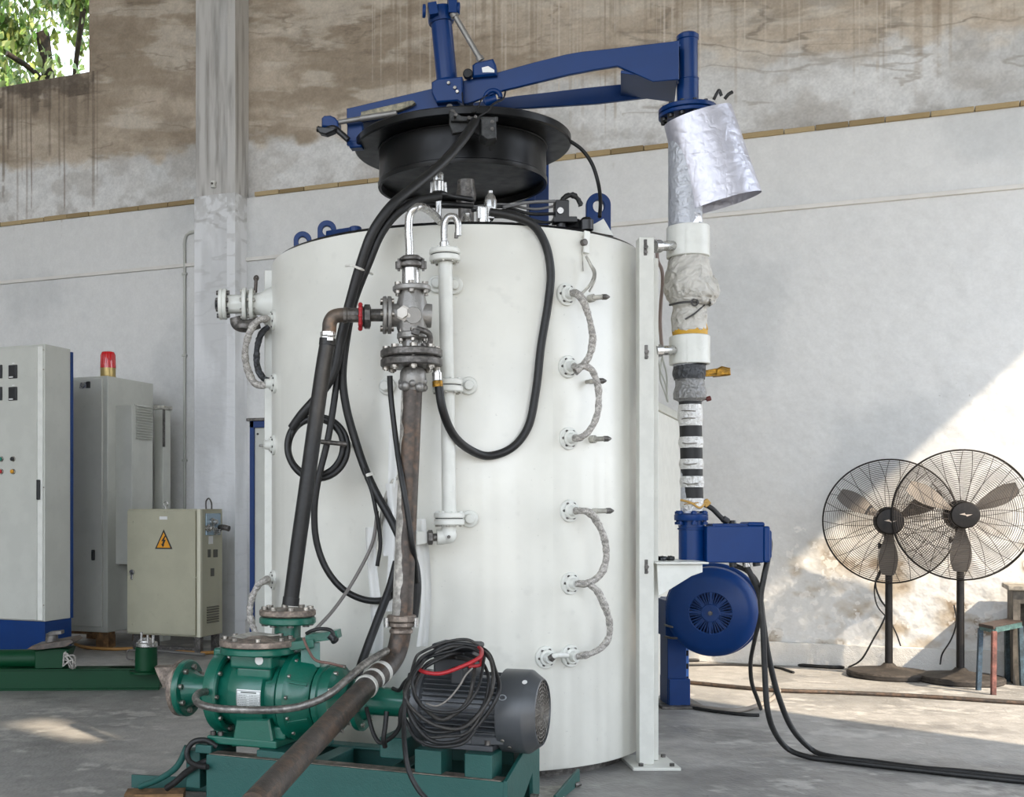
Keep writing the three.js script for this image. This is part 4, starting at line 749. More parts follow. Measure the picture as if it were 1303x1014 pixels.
{ // white level pipe
  const d = 4.56, q = (u, v, dd = d) => P(u, v, dd), m = mpp(d);
  const t = thing('white_pipe', 'upright white painted pipe with three bolted white flange pairs on the furnace', 'pipe', q(568, 690));
  const prof = (u, v, pr) => lathe(q(u, v), UP, pr.map(([r, h]) => [r * m, h * m]), 30);
  add(t, 'pipe', [cyl(q(566.5, 334), q(569, 486), 9 * m, 9 * m, 28), cyl(q(569.5, 494), q(571.5, 655), 9 * m, 9 * m, 28)], M.white);
  for (const [u, v0] of [[566, 324], [569.5, 490], [571.5, 659]]) {
    flange(t, q(u, v0), UP, 19.5 * m, 7 * m, M.white, { n: 8, rb: 16 * m, br: 0.0065, bmat: M.white, bh: 0.005 });
    flange(t, q(u, v0 + 1.2), V(0, -1, 0), 19.5 * m, 8 * m, M.white, { n: 8, rb: 16 * m, br: 0.0065, bmat: M.whiteDirty });
    add(t, 'gasket', disc(q(u, v0 + 1.3), UP, 17.5 * m, 1.5 * m), M.dark);
  }
  add(t, 'hook_pipe', [tube([q(565.5, 316), q(565, 296), q(566, 283), q(571, 276), q(578, 276), q(582.5, 283), q(583, 300)], 4.4 * m, 14, 70), prof(565.5, 317, [[0, 0], [6, 0], [6, 9], [4.5, 10], [0, 10]]), tube([q(578, 277), q(583, 283), q(582, 300)], 2.4 * m, 8, 12)], M.steel, 'bent steel hook pipe');
  add(t, 'hook_tip', cyl(q(581, 296), q(580.5, 303), 2.6 * m), M.darkSteel);
  add(t, 'elbow', [tube([q(571.5, 665), q(571, 674), q(568, 681), q(562, 683.5), q(556, 683.5)], 9.6 * m, 18, 30), new THREE.SphereGeometry(11 * m, 20, 14).translate(q(570, 681).x, q(570, 681).y, q(570, 681).z)], M.white);
  add(t, 'elbow_plug', disc(q(571, 683, d - 0.035), FORE.clone().negate(), 2.2 * m, 0.006, 10), M.darkSteel);
  add(t, 'nipple', [cyl(q(557, 683.5), q(545, 684), 5 * m, 5 * m, 20), lathe(q(551, 683.7), RIGHT.clone().negate(), [[0, 0], [7, 0], [9.5, 1], [9.5, 6], [7, 7.5], [0, 7.5]].map(([r, h]) => [r * m, h * m]), 6)], M.darkSteel);
  add(t, 'bracket', [plate([[530, 676], [541, 676], [545, 680], [545, 690], [541, 692], [530, 694]].map(([u, v]) => q(u, v)).reverse(), FORE.clone().negate(), 0.05, 0.003)], M.white);
}
// ---------------------------------------------------------------- wrapped connection hoses between the ports
const braided = (label, pts, r = 0.0135, amp = 0.16) => single('connection_hose', label, 'hose', [lumpyTube(pts, r, amp, 12, 90, Math.round(pts[0].y * 100), 0.6)], M.braid, undefined);
{
  const h = (u, v, o) => PT(u, v, o), n = (i) => ports[i];
  braided('grey wrapped hose looping between the topmost two ports on the bright side', [n(0), h(736, 375, 0.1), h(742, 383, 0.12), h(750, 406, 0.12), h(754, 432, 0.11), h(750, 452, 0.1), h(742, 464, 0.09), h(734, 467, 0.085), n(1)]);
  braided('grey wrapped hose looping from the second port down to the third', [h(732, 473, 0.095), h(742, 466, 0.1), h(752, 470, 0.11), h(760, 488, 0.11), h(762, 510, 0.11), h(758, 533, 0.11), h(748, 550, 0.1), h(738, 557, 0.09), n(2)]);
  braided('grey wrapped hose looping between the fourth and fifth ports', [n(3), h(739, 650, 0.1), h(748, 651, 0.12), h(762, 668, 0.12), h(771, 695, 0.12), h(770, 718, 0.11), h(761, 734, 0.1), h(748, 742, 0.09), n(4)]);
  braided('grey wrapped hose looping from the fifth port to the lowest pair of ports', [h(750, 743, 0.1), h(760, 752, 0.11), h(770, 772, 0.12), h(776, 795, 0.11), h(774, 812, 0.1), h(764, 825, 0.09), h(750, 832, 0.085), n(5)]);
  const a = ports[6], b = PT(717, 833, 0.028);
  const t = thing('port_bridge', 'short white pipe with a dark nut joining the lowest two ports', 'pipe', a);
  add(t, 'pipe', tube([off(a, UP, 0), PT(706, 834.5, 0.06), PT(722, 833.5, 0.045)], 0.011, 12, 20), M.white);
  add(t, 'nut', cyl(a, lerpV(a, PT(705, 834.5, 0.06), 0.9), 0.017, 0.014, 6), M.darkSteel);
  // loose thermocouple plugs beside the ports
  const plug = (u, v, label, big = 1) => {
    const p = PT(u, v, 0), o = outward(p), k = thing('sensor_plug', label, 'sensor', p), d = RIGHT.clone();
    add(k, 'boss', [disc(off(p, o, -0.004), o, 0.016 * big, 0.03), cyl(off(p, o, 0.02), off(off(p, o, 0.05), d, 0.02), 0.01)], M.whiteDirty);
    add(k, 'terminal', [lathe(off(off(p, o, 0.045), d, 0.012), d.clone().addScaledVector(UP, 0.02).normalize(), [[0, 0], [0.008, 0], [0.012, 0.008], [0.012, 0.024], [0.005, 0.036], [0, 0.04]], 10)], M.darkSteel);
  };
  plug(750, 380, 'small steel sensor plug beside the topmost port');
  plug(752, 559, 'small steel sensor plug beside the third port');
  plug(755, 650, 'pair of small steel nuts beside the fourth port', 0.7);
  plug(746, 486, 'tiny dark sensor stub just under the second port', 0.5);
  single('torn_sleeve', 'loose strips of torn white insulation hanging above the topmost port', 'insulation', [tube([PT(746, 326, 0.03), PT(752, 338, 0.05), PT(756, 348, 0.05), PT(752, 360, 0.06), PT(745, 369, 0.1), PT(740, 374, 0.1)], 0.006, 8), tube([PT(749, 333, 0.03), PT(757, 344, 0.05), PT(757, 356, 0.06), PT(750, 371, 0.07)], 0.004, 7), tube([PT(742, 300, 0.004), PT(741, 322, 0.006), PT(742, 345, 0.004)], 0.003, 6)], M.whiteDirty);
  // left flank loops
  const L = (u, v, d) => P(u, v, d);
  braided('pale grey wrapped hose bowing out between the upper ports on the shaded flank', [lports[0], L(338, 405, 5.3), L(326, 410, 5.3), L(317, 425, 5.3), L(312, 448, 5.32), L(315, 470, 5.34), L(324, 487, 5.34), L(336, 490, 5.32), lports[1]], 0.016);
  single('connection_hose', 'dark stained hose curving behind the pale wrapped hose of the shaded flank', 'hose', [lumpyTube([L(342, 415, 5.55), L(333, 424, 5.55), L(327, 445, 5.55), L(328, 468, 5.55), L(335, 481, 5.55), L(344, 484, 5.55)], 0.0135, 0.2, 10, 70, 4, 0.6)], M.wrapDark);
  braided('grey wrapped hose bending down from the lowest port behind the pump', [lports[3], L(339, 738, 5.2), L(330, 743, 5.2), L(322, 757, 5.2), L(318, 775, 5.2), L(320, 792, 5.2), L(326, 806, 5.2)], 0.0145);
}
{ // side outlet with flange pair high on the shaded flank
  const d = 5.5, q = (u, v) => P(u, v, d), m = mpp(d), l = RIGHT.clone().negate(), H = (u, pr, n = 30) => lathe(q(u, 387), l, pr.map(([r, h]) => [r * m, h * m]), n);
  const t = thing('side_outlet', 'white flanged side outlet with a black end plug, high on the furnace', 'pipe outlet', q(345, 400));
  add(t, 'nozzle', [H(353, [[0, 0], [24, 0], [22, 8], [14, 22], [13, 32], [0, 32]])], M.white);
  flange(t, q(323, 387), l, 20 * m, 5 * m, M.white, { n: 8, rb: 16 * m, br: 0.01, bmat: M.whiteDirty, back: true });
  flange(t, q(314, 387), l, 21 * m, 5 * m, M.white, { n: 8, rb: 17 * m, br: 0.01, bmat: M.whiteDirty });
  add(t, 'spool', H(312, [[0, 0], [12, 0], [12, 22], [0, 22]]), M.white);
  flange(t, q(289, 387), l, 19.5 * m, 5 * m, M.white, { n: 8, rb: 15.5 * m, br: 0.011, bmat: M.darkSteel, back: true });
  flange(t, q(284, 387), l, 19.5 * m, 5 * m, M.white, { n: 8, rb: 15.5 * m, br: 0.011, bmat: M.darkSteel });
  add(t, 'end_plug', H(279, [[0, 0], [8, 0], [8, 4], [6.5, 5], [0, 5]]), M.plastic, 'black end plug');
  add(t, 'lower_valve', [tube([q(300, 404), q(302, 412), q(312, 415), q(330, 410)], 8 * m, 14, 30), disc(q(312, 420), UP, 13 * m, 8 * m)], M.darkSteel);
  add(t, 'grip', [tube([q(325, 372), q(325.5, 362), q(326, 353)], 2.4 * m, 8, 12), new THREE.TorusGeometry(3 * m, 1.2 * m, 6, 14).translate(q(326, 354).x, q(326, 354).y, q(326, 354).z)], M.rawPipe);
}
// ---------------------------------------------------------------- fittings on the furnace top
{
  const q = (u, v, d) => P(u, v, d), L = (u, v, d, pr, n = 24) => lathe(q(u, v, d), UP, pr.map(([r, h]) => [r * mpp(d), h * mpp(d)]), n);
  const c = thing('quick_coupling', 'upright bright steel quick coupling at the rim beside the bent pipe', 'coupling', q(558, 285, 4.75));
  add(c, 'stem', L(558, 288, 4.75, [[0, 0], [7, 0], [7, 4], [4, 8], [4, 36], [0, 36]]), M.steel);
  const b = add(c, 'coupling_body', L(558, 250, 4.75, [[0, 0], [5, 0], [5, 4], [7.5, 6], [8, 18], [6.5, 20], [6.5, 28], [5.5, 30], [0, 30]]), M.steel);
  for (const s of [-1, 1]) add(b, 'cam_ear', beam(q(558 + s * 8.5, 232, 4.75), q(558 + s * 9.5, 246, 4.75), 0.012, 0.01), M.steel);
  const g = thing('thermocouple_head', 'grey thermocouple column standing under the lid on the furnace top', 'sensor', q(593, 286, 5.1));
  add(g, 'column', L(593, 288, 5.1, [[0, 0], [10, 0], [10, 30], [12, 32], [13, 40], [11, 50], [11, 58], [0, 58]]), M.darkSteel);
  add(g, 'cap_nut', L(594, 290, 4.8, [[0, 0], [8, 0], [8, 8], [5, 12], [5, 18], [0, 18]], 6), M.steel);
  const w = thing('relief_valve', 'bright steel relief valve with a flanged block under the lid', 'valve', q(620, 286, 4.8));
  add(w, 'valve_body', [L(616, 288, 4.8, [[0, 0], [9, 0], [9, 22], [7, 24], [0, 24]]), beam(q(607, 272, 4.8), q(628, 272, 4.8), 0.05, 0.05)], M.steel);
  add(w, 'bonnet', L(624, 270, 4.85, [[0, 0], [8, 0], [8, 14], [6, 20], [3, 24], [3, 27], [0, 27]]), M.steel);
  const j = thing('limit_switch', 'black limit switch with a curled cable on the furnace rim', 'switch', q(717, 292, 5.0));
  add(j, 'housing', [box(q(714, 268, 5.0), 0.06, 0.08, 0.06, 0.006, Math.atan2(-RIGHT.z, RIGHT.x)), box(q(718, 281, 5.0), 0.1, 0.025, 0.06, 0.004, Math.atan2(-RIGHT.z, RIGHT.x)), cyl(q(714, 292, 5.0), q(714, 275, 5.0), 0.02)], M.plastic);
  add(j, 'window', disc(q(713, 268, 4.965), FORE.clone().negate(), 0.014, 0.004, 16), M.steel);
  add(j, 'curled_cable', lumpyTube([q(713, 258, 5.0), q(720, 250, 5.0), q(728, 248, 5.0), q(736, 254, 5.0), q(739, 262, 5.0)], 0.011, 0.25, 8, 40, 3), M.cable);
  add(j, 'foot', [L(730, 292, 5.05, [[0, 0], [16, 0], [14, 6], [8, 12], [0, 12]]), L(746, 293, 5.0, [[0, 0], [9, 0], [9, 12], [5, 16], [0, 16]])], M.plastic);
  // wires across the top
  [['grey', [[603, 263], [640, 260], [680, 266], [708, 262]]], ['thin black', [[600, 268], [640, 263], [675, 272], [706, 272]]], ['slack black', [[615, 270], [650, 268], [680, 280], [700, 284]]], ['taut', [[640, 264], [670, 258], [706, 256]]], ['low black', [[625, 276], [655, 277], [685, 283], [708, 282]]]].forEach(([k, pts], i) =>
    single('top_wire', k + ' wire of the bundle crossing the furnace top to the limit switch', 'cable', tube(pts.map(([u, v], n) => q(u, v, 4.9 + 0.03 * n)), 0.0055 + 0.0015 * (i % 2), 7, 50), i === 0 || i === 3 ? std(0x6a6a6a, 0.5, 0, {}) : M.cable));
  single('top_hose', 'slim black hose lying from the cable bundle to the quick coupling', 'hose', tube([q(472, 306, 4.64), q(484, 280, 4.66), q(505, 262, 4.75), q(535, 253, 4.75), q(560, 247, 4.72), q(575, 250, 4.8), q(600, 254, 4.9)], 0.011, 10, 80), M.rubber);
  single('top_hose', 'slim black hose arching under the bent pipe at the furnace rim', 'hose', tube([q(466, 318, 4.64), q(478, 288, 4.66), q(500, 270, 4.7), q(530, 262, 4.75), q(560, 260, 4.8), q(600, 262, 5.0)], 0.012, 10, 80), M.rubber);
  single('drop_cable', 'thin black cable dropping from the lid edge to the blue lifting eye', 'cable', tube([q(723, 178, 5.45), q(740, 190, 5.45), q(753, 208, 5.45), q(761, 232, 5.45), q(764, 256, 5.4), q(763, 276, 5.35)], 0.0085, 8, 70), M.cable);
}
// ---------------------------------------------------------------- big black hoses hanging down the furnace
{
  const q = (u, v, d) => P(u, v, d);
  const clear = (p, r) => { const o = V(p.x - TANK.x, 0, p.z - TANK.z), l = o.length(), k = TR + r + 0.004; if (p.y < TT + 0.05 && l < k) { p.x = TANK.x + o.x * k / l; p.z = TANK.z + o.z * k / l; } return p; };
  const H = (label, pts, r, seg = 160, mat = M.rubber) => single('rubber_hose', label, 'hose', tube(pts.map((p) => clear(p, r)), r, 14, seg), mat);
  // measured centre lines, each standing a little off the shell
  H('thick black hose sweeping from the lid clamp down over the furnace rim', [q(606, 153, 4.95), q(590, 176, 4.85), q(562, 208, 4.72), q(528, 237, 4.62), q(498, 262, 4.56), q(474, 296, 4.55), q(458, 340, 4.57), q(444, 390, 4.6), q(434, 430, 4.62), q(424, 475, 4.63), q(404, 505, 4.64), q(384, 528, 4.66), q(372, 545, 4.68)], 0.02, 200);
  H('black hose running in the bundle and down to the taped joint', [q(560, 250, 4.66), q(530, 256, 4.62), q(505, 272, 4.58), q(486, 296, 4.57), q(469, 335, 4.58), q(450, 385, 4.62), q(441, 430, 4.65), q(436, 480, 4.66), q(441, 520, 4.66), q(452, 560, 4.66), q(465, 598, 4.64), q(480, 630, 4.62), q(497, 660, 4.6), q(512, 690, 4.58), q(526, 712, 4.56), q(531, 745, 4.55), q(527, 785, 4.55)], 0.0165, 220);
  H('black hose hanging in a long loop below the hose coil', [q(500, 262, 4.6), q(480, 288, 4.6), q(462, 330, 4.61), q(444, 385, 4.64), q(434, 430, 4.66), q(428, 490, 4.66), q(417, 560, 4.64), q(405, 610, 4.64), q(400, 650, 4.65), q(403, 690, 4.66), q(416, 725, 4.66), q(437, 750, 4.66), q(464, 763, 4.64), q(490, 763, 4.6), q(502, 752, 4.55)], 0.0135, 220);
  H('black hose forming a deep U across the bright front of the furnace', [q(620, 274, 4.72), q(655, 276, 4.68), q(678, 286, 4.69), q(692, 310, 4.72), q(699, 345, 4.73), q(697, 385, 4.72), q(688, 440, 4.71), q(680, 500, 4.71), q(670, 545, 4.7), q(650, 570, 4.69), q(622, 580, 4.66), q(596, 571, 4.6), q(575, 550, 4.5), q(563, 520, 4.44), q(557, 482, 4.43)], 0.0165, 220);
  const e = thing('hose_nipple', 'brass and steel nipple screwed under the big dark flange', 'fitting', q(557, 492, 4.43));
  add(e, 'collar', [cyl(q(556.5, 484, 4.43), q(556, 474, 4.43), 0.019), cyl(q(556, 474, 4.43), q(555.5, 468, 4.43), 0.014)], M.steel);
  add(e, 'ferrule', cyl(q(557, 492, 4.43), q(556.6, 485, 4.43), 0.02), M.brass);
  H('short black hose dropping behind the brown pipe from the big flange', [q(496, 478, 4.43), q(497, 500, 4.44), q(502, 545, 4.43), q(508, 590, 4.39), q(513, 620, 4.365), q(519, 655, 4.36), q(524, 690, 4.37), q(528, 715, 4.43), q(530, 740, 4.52)], 0.0105, 110);
  H('slim black hose leaving the taped joint towards the pump skid', [q(462, 596, 4.62), q(473, 625, 4.62), q(478, 648, 4.62), q(484, 690, 4.63), q(480, 720, 4.64)], 0.008, 60);
  H('black hose slanting from the brown pipe down behind the pump', [q(505, 715, 4.58), q(497, 745, 4.56), q(480, 790, 4.52), q(465, 830, 4.48), q(455, 860, 4.45), q(450, 890, 4.42)], 0.0165, 90);
  // coil of hose held on the shell
  const cc = q(403, 569, 4.68), ex = RIGHT.clone(), m = mpp(4.68), turns = [];
  for (let i = 0; i <= 3 * 26; i++) { const a = i / 26 * 2 * Math.PI + 2.2, k = i / 78, R0 = 39 - 5.5 * k + 1.5 * Math.sin(a * 1.3); turns.push(cc.clone().addScaledVector(ex, Math.cos(a) * R0 * m).addScaledVector(UP, Math.sin(a) * (R0 + 2) * m).addScaledVector(FORE, 0.02 - 0.05 * Math.sin(i * 0.11) * 0.6 - 0.01 * k)); }
  single('hose_coil', 'round coil of black hose hung on the furnace behind the straight thick hose', 'hose coil', tube(turns, 0.0125, 10, 260), M.rubber);
  const hk = thing('coil_hook', 'dark steel peg carrying the round hose coil', 'hook', q(420, 563, 4.6)); add(hk, 'peg', [cyl(q(408, 562, 4.6), q(440, 565, 4.62), 0.009), cyl(q(438, 565, 4.62), PT(440, 566, -0.01), 0.01)], M.darkSteel);
  // tape bands
  const T = (u, v, d, r, label) => single('cable_tie', label, 'cable tie', lathe(q(u, v, d), P(u - 3, v - 10, d).sub(P(u, v, d)), [[r * 0.8, 0], [r, 0.001], [r, 0.012], [r * 0.8, 0.013]], 24), M.tape);
  T(470, 606, 4.63, 0.0215, 'white tape band round the black hoses above the brown pipe');
  single('cable_tie', 'loose white tie round the hose bundle just below the rim', 'cable tie', tube([q(440, 338, 4.56), q(448, 338, 4.53), q(458, 342, 4.54), q(466, 345, 4.6), q(474, 349, 4.62)], 0.005, 7), M.tape);
  single('rubber_hose', 'thin grey hose curving down to the pump behind the long black loop', 'hose', tube([q(480, 650, 4.63), q(474, 690, 4.64), q(452, 735, 4.62), q(425, 775, 4.5), q(405, 797, 4.4), q(396, 806, 4.35)], 0.007, 9, 90), M.wireGrey);
  single('rubber_hose', 'thin grey hose arching beside the brown pipe over white cloth', 'hose', tube([q(516, 604, 4.6), q(504, 608, 4.62), q(495, 622, 4.63), q(487, 650, 4.64), q(481, 700, 4.64)], 0.0085, 9, 60), M.whiteDirty);
  // white rag tied to the pipe
  const ragMat = std(0xdcdcd8, 0.9, 0, { side: THREE.DoubleSide }), where = ['hanging above the others at the middle of the brown pipe', 'hanging lowest on the pump side of the brown pipe', 'hanging on the fan side of the brown pipe', 'hanging furthest from the brown pipe beside the long hose loop'];
  for (let s = 0; s < 4; s++) { const g = new THREE.PlaneGeometry(0.05, 0.5, 6, 14), p = g.attributes.position; for (let i = 0; i < p.count; i++) { const y = p.getY(i), x = p.getX(i) * (0.55 + 0.5 * noise(y * 7, s)); p.setXYZ(i, x + 0.012 * Math.sin(y * 9 + s), y, 0.012 * Math.sin(x * 120 + s * 2) + 0.01 * Math.sin(y * 14 + s)); } g.computeVertexNormals(); const c = [q(497, 620, 4.63), q(499, 690, 4.61), q(538, 735, 4.62), q(476, 745, 4.66)][s]; single('cloth_strip', 'white cloth strip ' + where[s], 'cloth', g.rotateY(YAW).translate(c.x, c.y - 0.02, c.z), ragMat, 'white cloth strips'); }
}
// ================================================================ green pump, its motor and their skid (lined up with the hall)
const AX = V(1, 0, 0), NX = V(-1, 0, 0), PINTO = 3.89, AY = 0.408;
const xAt = (u, into = PINTO) => { const r = ray(u, V0); return r.x * into / -r.z; };
const ap = (u, dy = 0, into = PINTO) => V(xAt(u, into), AY + dy, -into);
const dAt = (u, into = PINTO) => into / -ray(u, V0).z;
const SH = 0.045;
const along = (u, prof, n = 48, crease = 0.6, dy = 0) => { const o = ap(u, dy); if (u > 260 && u < 450) o.x += SH; return lathe(o, AX, prof, n, crease); };   // profile heights in metres along +x
const dx = (u0, u1) => xAt(u1) - xAt(u0);
{
  const t = thing('vacuum_pump', 'dark green lobe pump with flanged inlet, nameplate and bolted end covers', 'pump', V(xAt(330), 0.23, -PINTO));
  // inlet
  const fl = flange(t, ap(229), AX, 0.108, 0.022, M.rustSteel, { n: 1, br: 0.001, bh: 0.001, name: 'blank_flange', label: 'bare rusty blank flange' });
  flange(t, ap(235), AX, 0.108, 0.026, M.green, { n: 8, rb: 0.082, br: 0.011, bh: 0.013 });
  add(t, 'inlet_neck', [along(242, [[0.075, 0], [0.058, 0.03], [0.052, 0.05], [0.052, dx(242, 275) + SH]])], M.green);
  // drive-side and gear-side covers
  const cover = add(t, 'end_cover', [along(266, [[0, 0], [0.128, 0], [0.15, 0.012], [0.153, 0.02], [0.153, 0.058], [0.146, 0.064], [0.13, 0.064], [0.128, 0.05], [0.0, 0.05]])], M.green);
  around(ap(266, 0).add(V(0.064 + SH, 0, 0)), AX, 0.139, 10, (p) => add(cover, 'bolt', hex(p, AX, 0.009, 0.009), M.bolt), 0.3);
  const lx = xAt(266) + SH;
  add(t, 'cover_lug', span(lx, lx + 0.06, AY + 0.12, AY + 0.165, -PINTO - 0.03, -PINTO + 0.05, 0.01), M.green);
  add(t, 'cover_lug', [span(lx, lx + 0.06, AY - 0.17, AY - 0.1, -PINTO - 0.05, -PINTO + 0.05, 0.01)], M.green);
  add(t, 'body', [along(280, [[0.0, 0], [0.116, 0], [0.122, 0.01], [0.122, dx(280, 360)], [0, dx(280, 360)]], 60), along(296, [[0.12, 0], [0.138, 0.008], [0.14, 0.012], [0.14, dx(296, 342) - 0.012], [0.138, dx(296, 342) - 0.008], [0.12, dx(296, 342)]], 60), along(349, [[0.12, 0], [0.132, 0.006], [0.132, 0.02], [0.12, 0.026]], 60)], M.green);
  const big = add(t, 'end_cover', [along(358, [[0.1, 0], [0.15, 0.004], [0.16, 0.012], [0.16, 0.036], [0.152, 0.044], [0.14, 0.06], [0.128, 0.1], [0.11, 0.118], [0, 0.118]], 60)], M.green);
  around(ap(358).add(V(0.043 + SH, 0, 0)), AX, 0.148, 12, (p) => add(big, 'bolt', hex(p, AX, 0.008, 0.009), M.bolt), 0.1);
  for (let i = 0; i < 6; i++) { const a = i * Math.PI / 3 + 0.5, s = Math.sin(a), c = Math.cos(a), o = ap(358).add(V(SH, 0, 0)); add(big, 'rib', beam(V(o.x + 0.02, AY + 0.15 * s, o.z + 0.15 * c), V(o.x + 0.11, AY + 0.118 * s, o.z + 0.118 * c), 0.012, 0.02, V(1, 0, 0)), M.green); }
  add(t, 'gear_cover', [along(396, [[0, 0], [0.11, 0], [0.118, 0.006], [0.118, 0.024], [0.112, 0.03], [0.112, 0.04], [0.122, 0.044], [0.122, 0.07], [0.114, 0.078], [0.085, 0.1], [0.07, 0.12], [0, 0.12]], 56)], M.green);
  around(ap(396).add(V(0.07 + SH, 0, 0)), AX, 0.113, 10, (p) => add(t, 'cover_bolt', hex(p, AX, 0.008, 0.016), M.bolt), 0.1);
  add(t, 'bearing_flange', [along(441, [[0, 0], [0.066, 0], [0.096, 0.004], [0.098, 0.01], [0.098, 0.024], [0.06, 0.03], [0.052, 0.05], [0, 0.05]], 44, 0.6, -0.012)], M.green);
  around(ap(441, -0.012).add(V(0.024 + SH, 0, 0)), AX, 0.078, 6, (p) => add(t, 'cover_bolt', hex(p, AX, 0.009, 0.012), M.bolt), 0.4);
  // name plate on the front of the middle band
  {
    const pl = printed(160, 96, (g, w, h) => { g.fillStyle = '#c6c9c6'; g.fillRect(0, 0, w, h); g.strokeStyle = '#4a4f4c'; g.lineWidth = 3; g.strokeRect(3, 3, w - 6, h - 6); let s = 5; const r = () => (s = (s * 16807) % 2147483647) / 2147483647; for (let i = 0; i < 5; i++) { g.beginPath(); g.moveTo(6, 22 + i * 14); g.lineTo(w - 6, 22 + i * 14); g.lineWidth = 1; g.stroke(); for (let k = 0; k < 2; k++) { g.lineWidth = 3; let x = 10 + k * 78; while (x < 68 + k * 78) { const l = 2 + r() * 7; g.beginPath(); g.moveTo(x, 29 + i * 14); g.lineTo(x + l, 29 + i * 14); g.stroke(); x += l + 2 + r() * 4; } } } g.fillStyle = '#4a4f4c'; g.fillRect(28, 8, 104, 8); });
    const g = new THREE.CylinderGeometry(0.1415, 0.1415, 0.098, 12, 1, true, -0.22, 0.44).rotateZ(-Math.PI / 2), o = originOf(t), c = PI(316, 884, PINTO - 0.14).setY(AY).setZ(-PINTO);
    // the arc is turned to the front and slightly down
    const gg = new THREE.CylinderGeometry(0.1415, 0.1415, 0.098, 14, 1, true, -0.21, 0.42), q = new THREE.Matrix4().makeBasis(V(0, -1, 0), V(1, 0, 0), V(0, 0, 1));
    gg.applyMatrix4(q); gg.rotateX(-0.02);
    const p = gg.attributes.position, uv = gg.attributes.uv;
    for (let i = 0; i < p.count; i++) uv.setXY(i, (p.getX(i) + 0.049) / 0.098, (Math.atan2(p.getY(i), p.getZ(i)) + 0.21) / 0.42);
    gg.translate(c.x - o.x, c.y - o.y, c.z - o.z);
    const m = new THREE.Mesh(gg, std(0xffffff, 0.4, 0.3, { map: pl, side: THREE.DoubleSide })); m.name = 'nameplate'; m.castShadow = m.receiveShadow = true; m.userData.label = 'silver data plate'; t.add(m);
    const bd = P(319, 843, 4.17); add(t, 'badge', disc(V(bd.x, bd.y, -PINTO + 0.134), TOVIEW, 0.0165, 0.006, 24, 0.002), M.label, 'small round silver badge');
  }
  // inlet box and big top flange with its dusty blank cover
  const tc = P(328, 815, 4.3), ty = 0.612;
  add(t, 'top_neck', [span(tc.x - 0.085, tc.x + 0.085, AY + 0.105, ty - 0.046, tc.z - 0.09, -PINTO + 0.135, 0.012), span(tc.x - 0.075, tc.x + 0.075, AY + 0.06, AY + 0.12, tc.z - 0.08, -PINTO + 0.12, 0.02)], M.green);
  flange(t, V(tc.x, ty - 0.046, tc.z), UP, 0.137, 0.026, M.green, { n: 8, rb: 0.118, br: 0.001, bh: 0.001 });
  const cov = add(t, 'blank_cover', [lathe(V(tc.x, ty - 0.018, tc.z), UP, [[0, 0], [0.136, 0], [0.14, 0.003], [0.14, 0.021], [0.137, 0.024], [0.1, 0.024], [0.085, 0.03], [0.02, 0.036], [0, 0.036]], 56)], M.rustSteel, 'bare dusty steel cover plate');
  for (let i = 0; i < 8; i++) { const a = 0.3 + i * Math.PI / 4; add(cov, 'bolt', hex(V(tc.x + 0.118 * Math.cos(a), ty + 0.006, tc.z + 0.118 * Math.sin(a)), UP, 0.011, 0.011), M.bolt); }
  add(cov, 'crumpled_sheet', [plate([V(tc.x - 0.08, ty + 0.018, tc.z + 0.05), V(tc.x - 0.02, ty + 0.02, tc.z + 0.07), V(tc.x + 0.06, ty + 0.024, tc.z - 0.05), V(tc.x - 0.05, ty + 0.02, tc.z - 0.06)], V(0.05, 1, 0.08), 0.003, 0)], M.whiteDirty);
  // outlet behind it: steel flange on a green one, where the straight hose lands
  const oc = P(366, 780, 4.44), oy = P(370, 773, 4.44).y;
  flange(t, V(oc.x, oy - 0.03, oc.z), UP, 0.107, 0.024, M.rustSteel, { n: 8, rb: 0.086, br: 0.013, bmat: M.bolt, label: 'bare steel flange' });
  flange(t, V(oc.x, oy - 0.06, oc.z), UP, 0.107, 0.026, M.green, { n: 8, rb: 0.086, br: 0.001, bh: 0.001 });
  for (const p of around(V(oc.x, oy - 0.068, oc.z), UP, 0.086, 8, (p) => p, 0.2)) add(t, 'flange_nut', hex(p, UP, 0.013, 0.009), M.darkSteel);
  add(t, 'outlet_neck', [lathe(V(oc.x, AY + 0.1, oc.z), UP, [[0.07, 0], [0.055, 0.03], [0.05, 0.06], [0.05, oy - 0.06 - AY - 0.1]], 30), span(oc.x - 0.1, oc.x + 0.09, AY + 0.06, AY + 0.15, oc.z - 0.08, -PINTO + 0.07, 0.02)], M.green);
  // bypass arm over the gear end
  const b0 = P(392, 812, 4.3), b1 = P(432, 806, 4.28);
  add(t, 'bypass_arm', [beam(b0, b1, 0.08, 0.03), beam(P(426, 812, 4.28), P(426, 838, 4.28), 0.05, 0.02), beam(P(395, 818, 4.3), P(395, 850, 4.28), 0.07, 0.05), beam(P(355, 822, 4.3), P(400, 816, 4.3), 0.12, 0.03)], M.green);
  // feet
  add(t, 'foot', [plate([[294, 950], [300, 915], [342, 915], [348, 950]].map(([u, v]) => PI(u, v, PINTO - 0.128)).reverse(), TOVIEW, 0.18, 0.006), span(xAt(285), xAt(372), 0.232, 0.262, -PINTO - 0.13, -PINTO + 0.13, 0.006)], M.green);
  add(t, 'foot', [span(xAt(358), xAt(378), 0.26, AY - 0.1, -PINTO - 0.1, -PINTO + 0.1, 0.008)], M.green);
  for (const u of [291, 300, 345, 356]) add(t, 'foot_bolt', hex(V(xAt(u), 0.262, -PINTO + 0.115), UP, 0.011, 0.014), M.darkSteel);
  add(t, 'coupling_guard', [along(448, [[0, 0], [0.05, 0], [0.05, dx(448, 524)], [0, dx(448, 524)]], 40)], M.green);
}
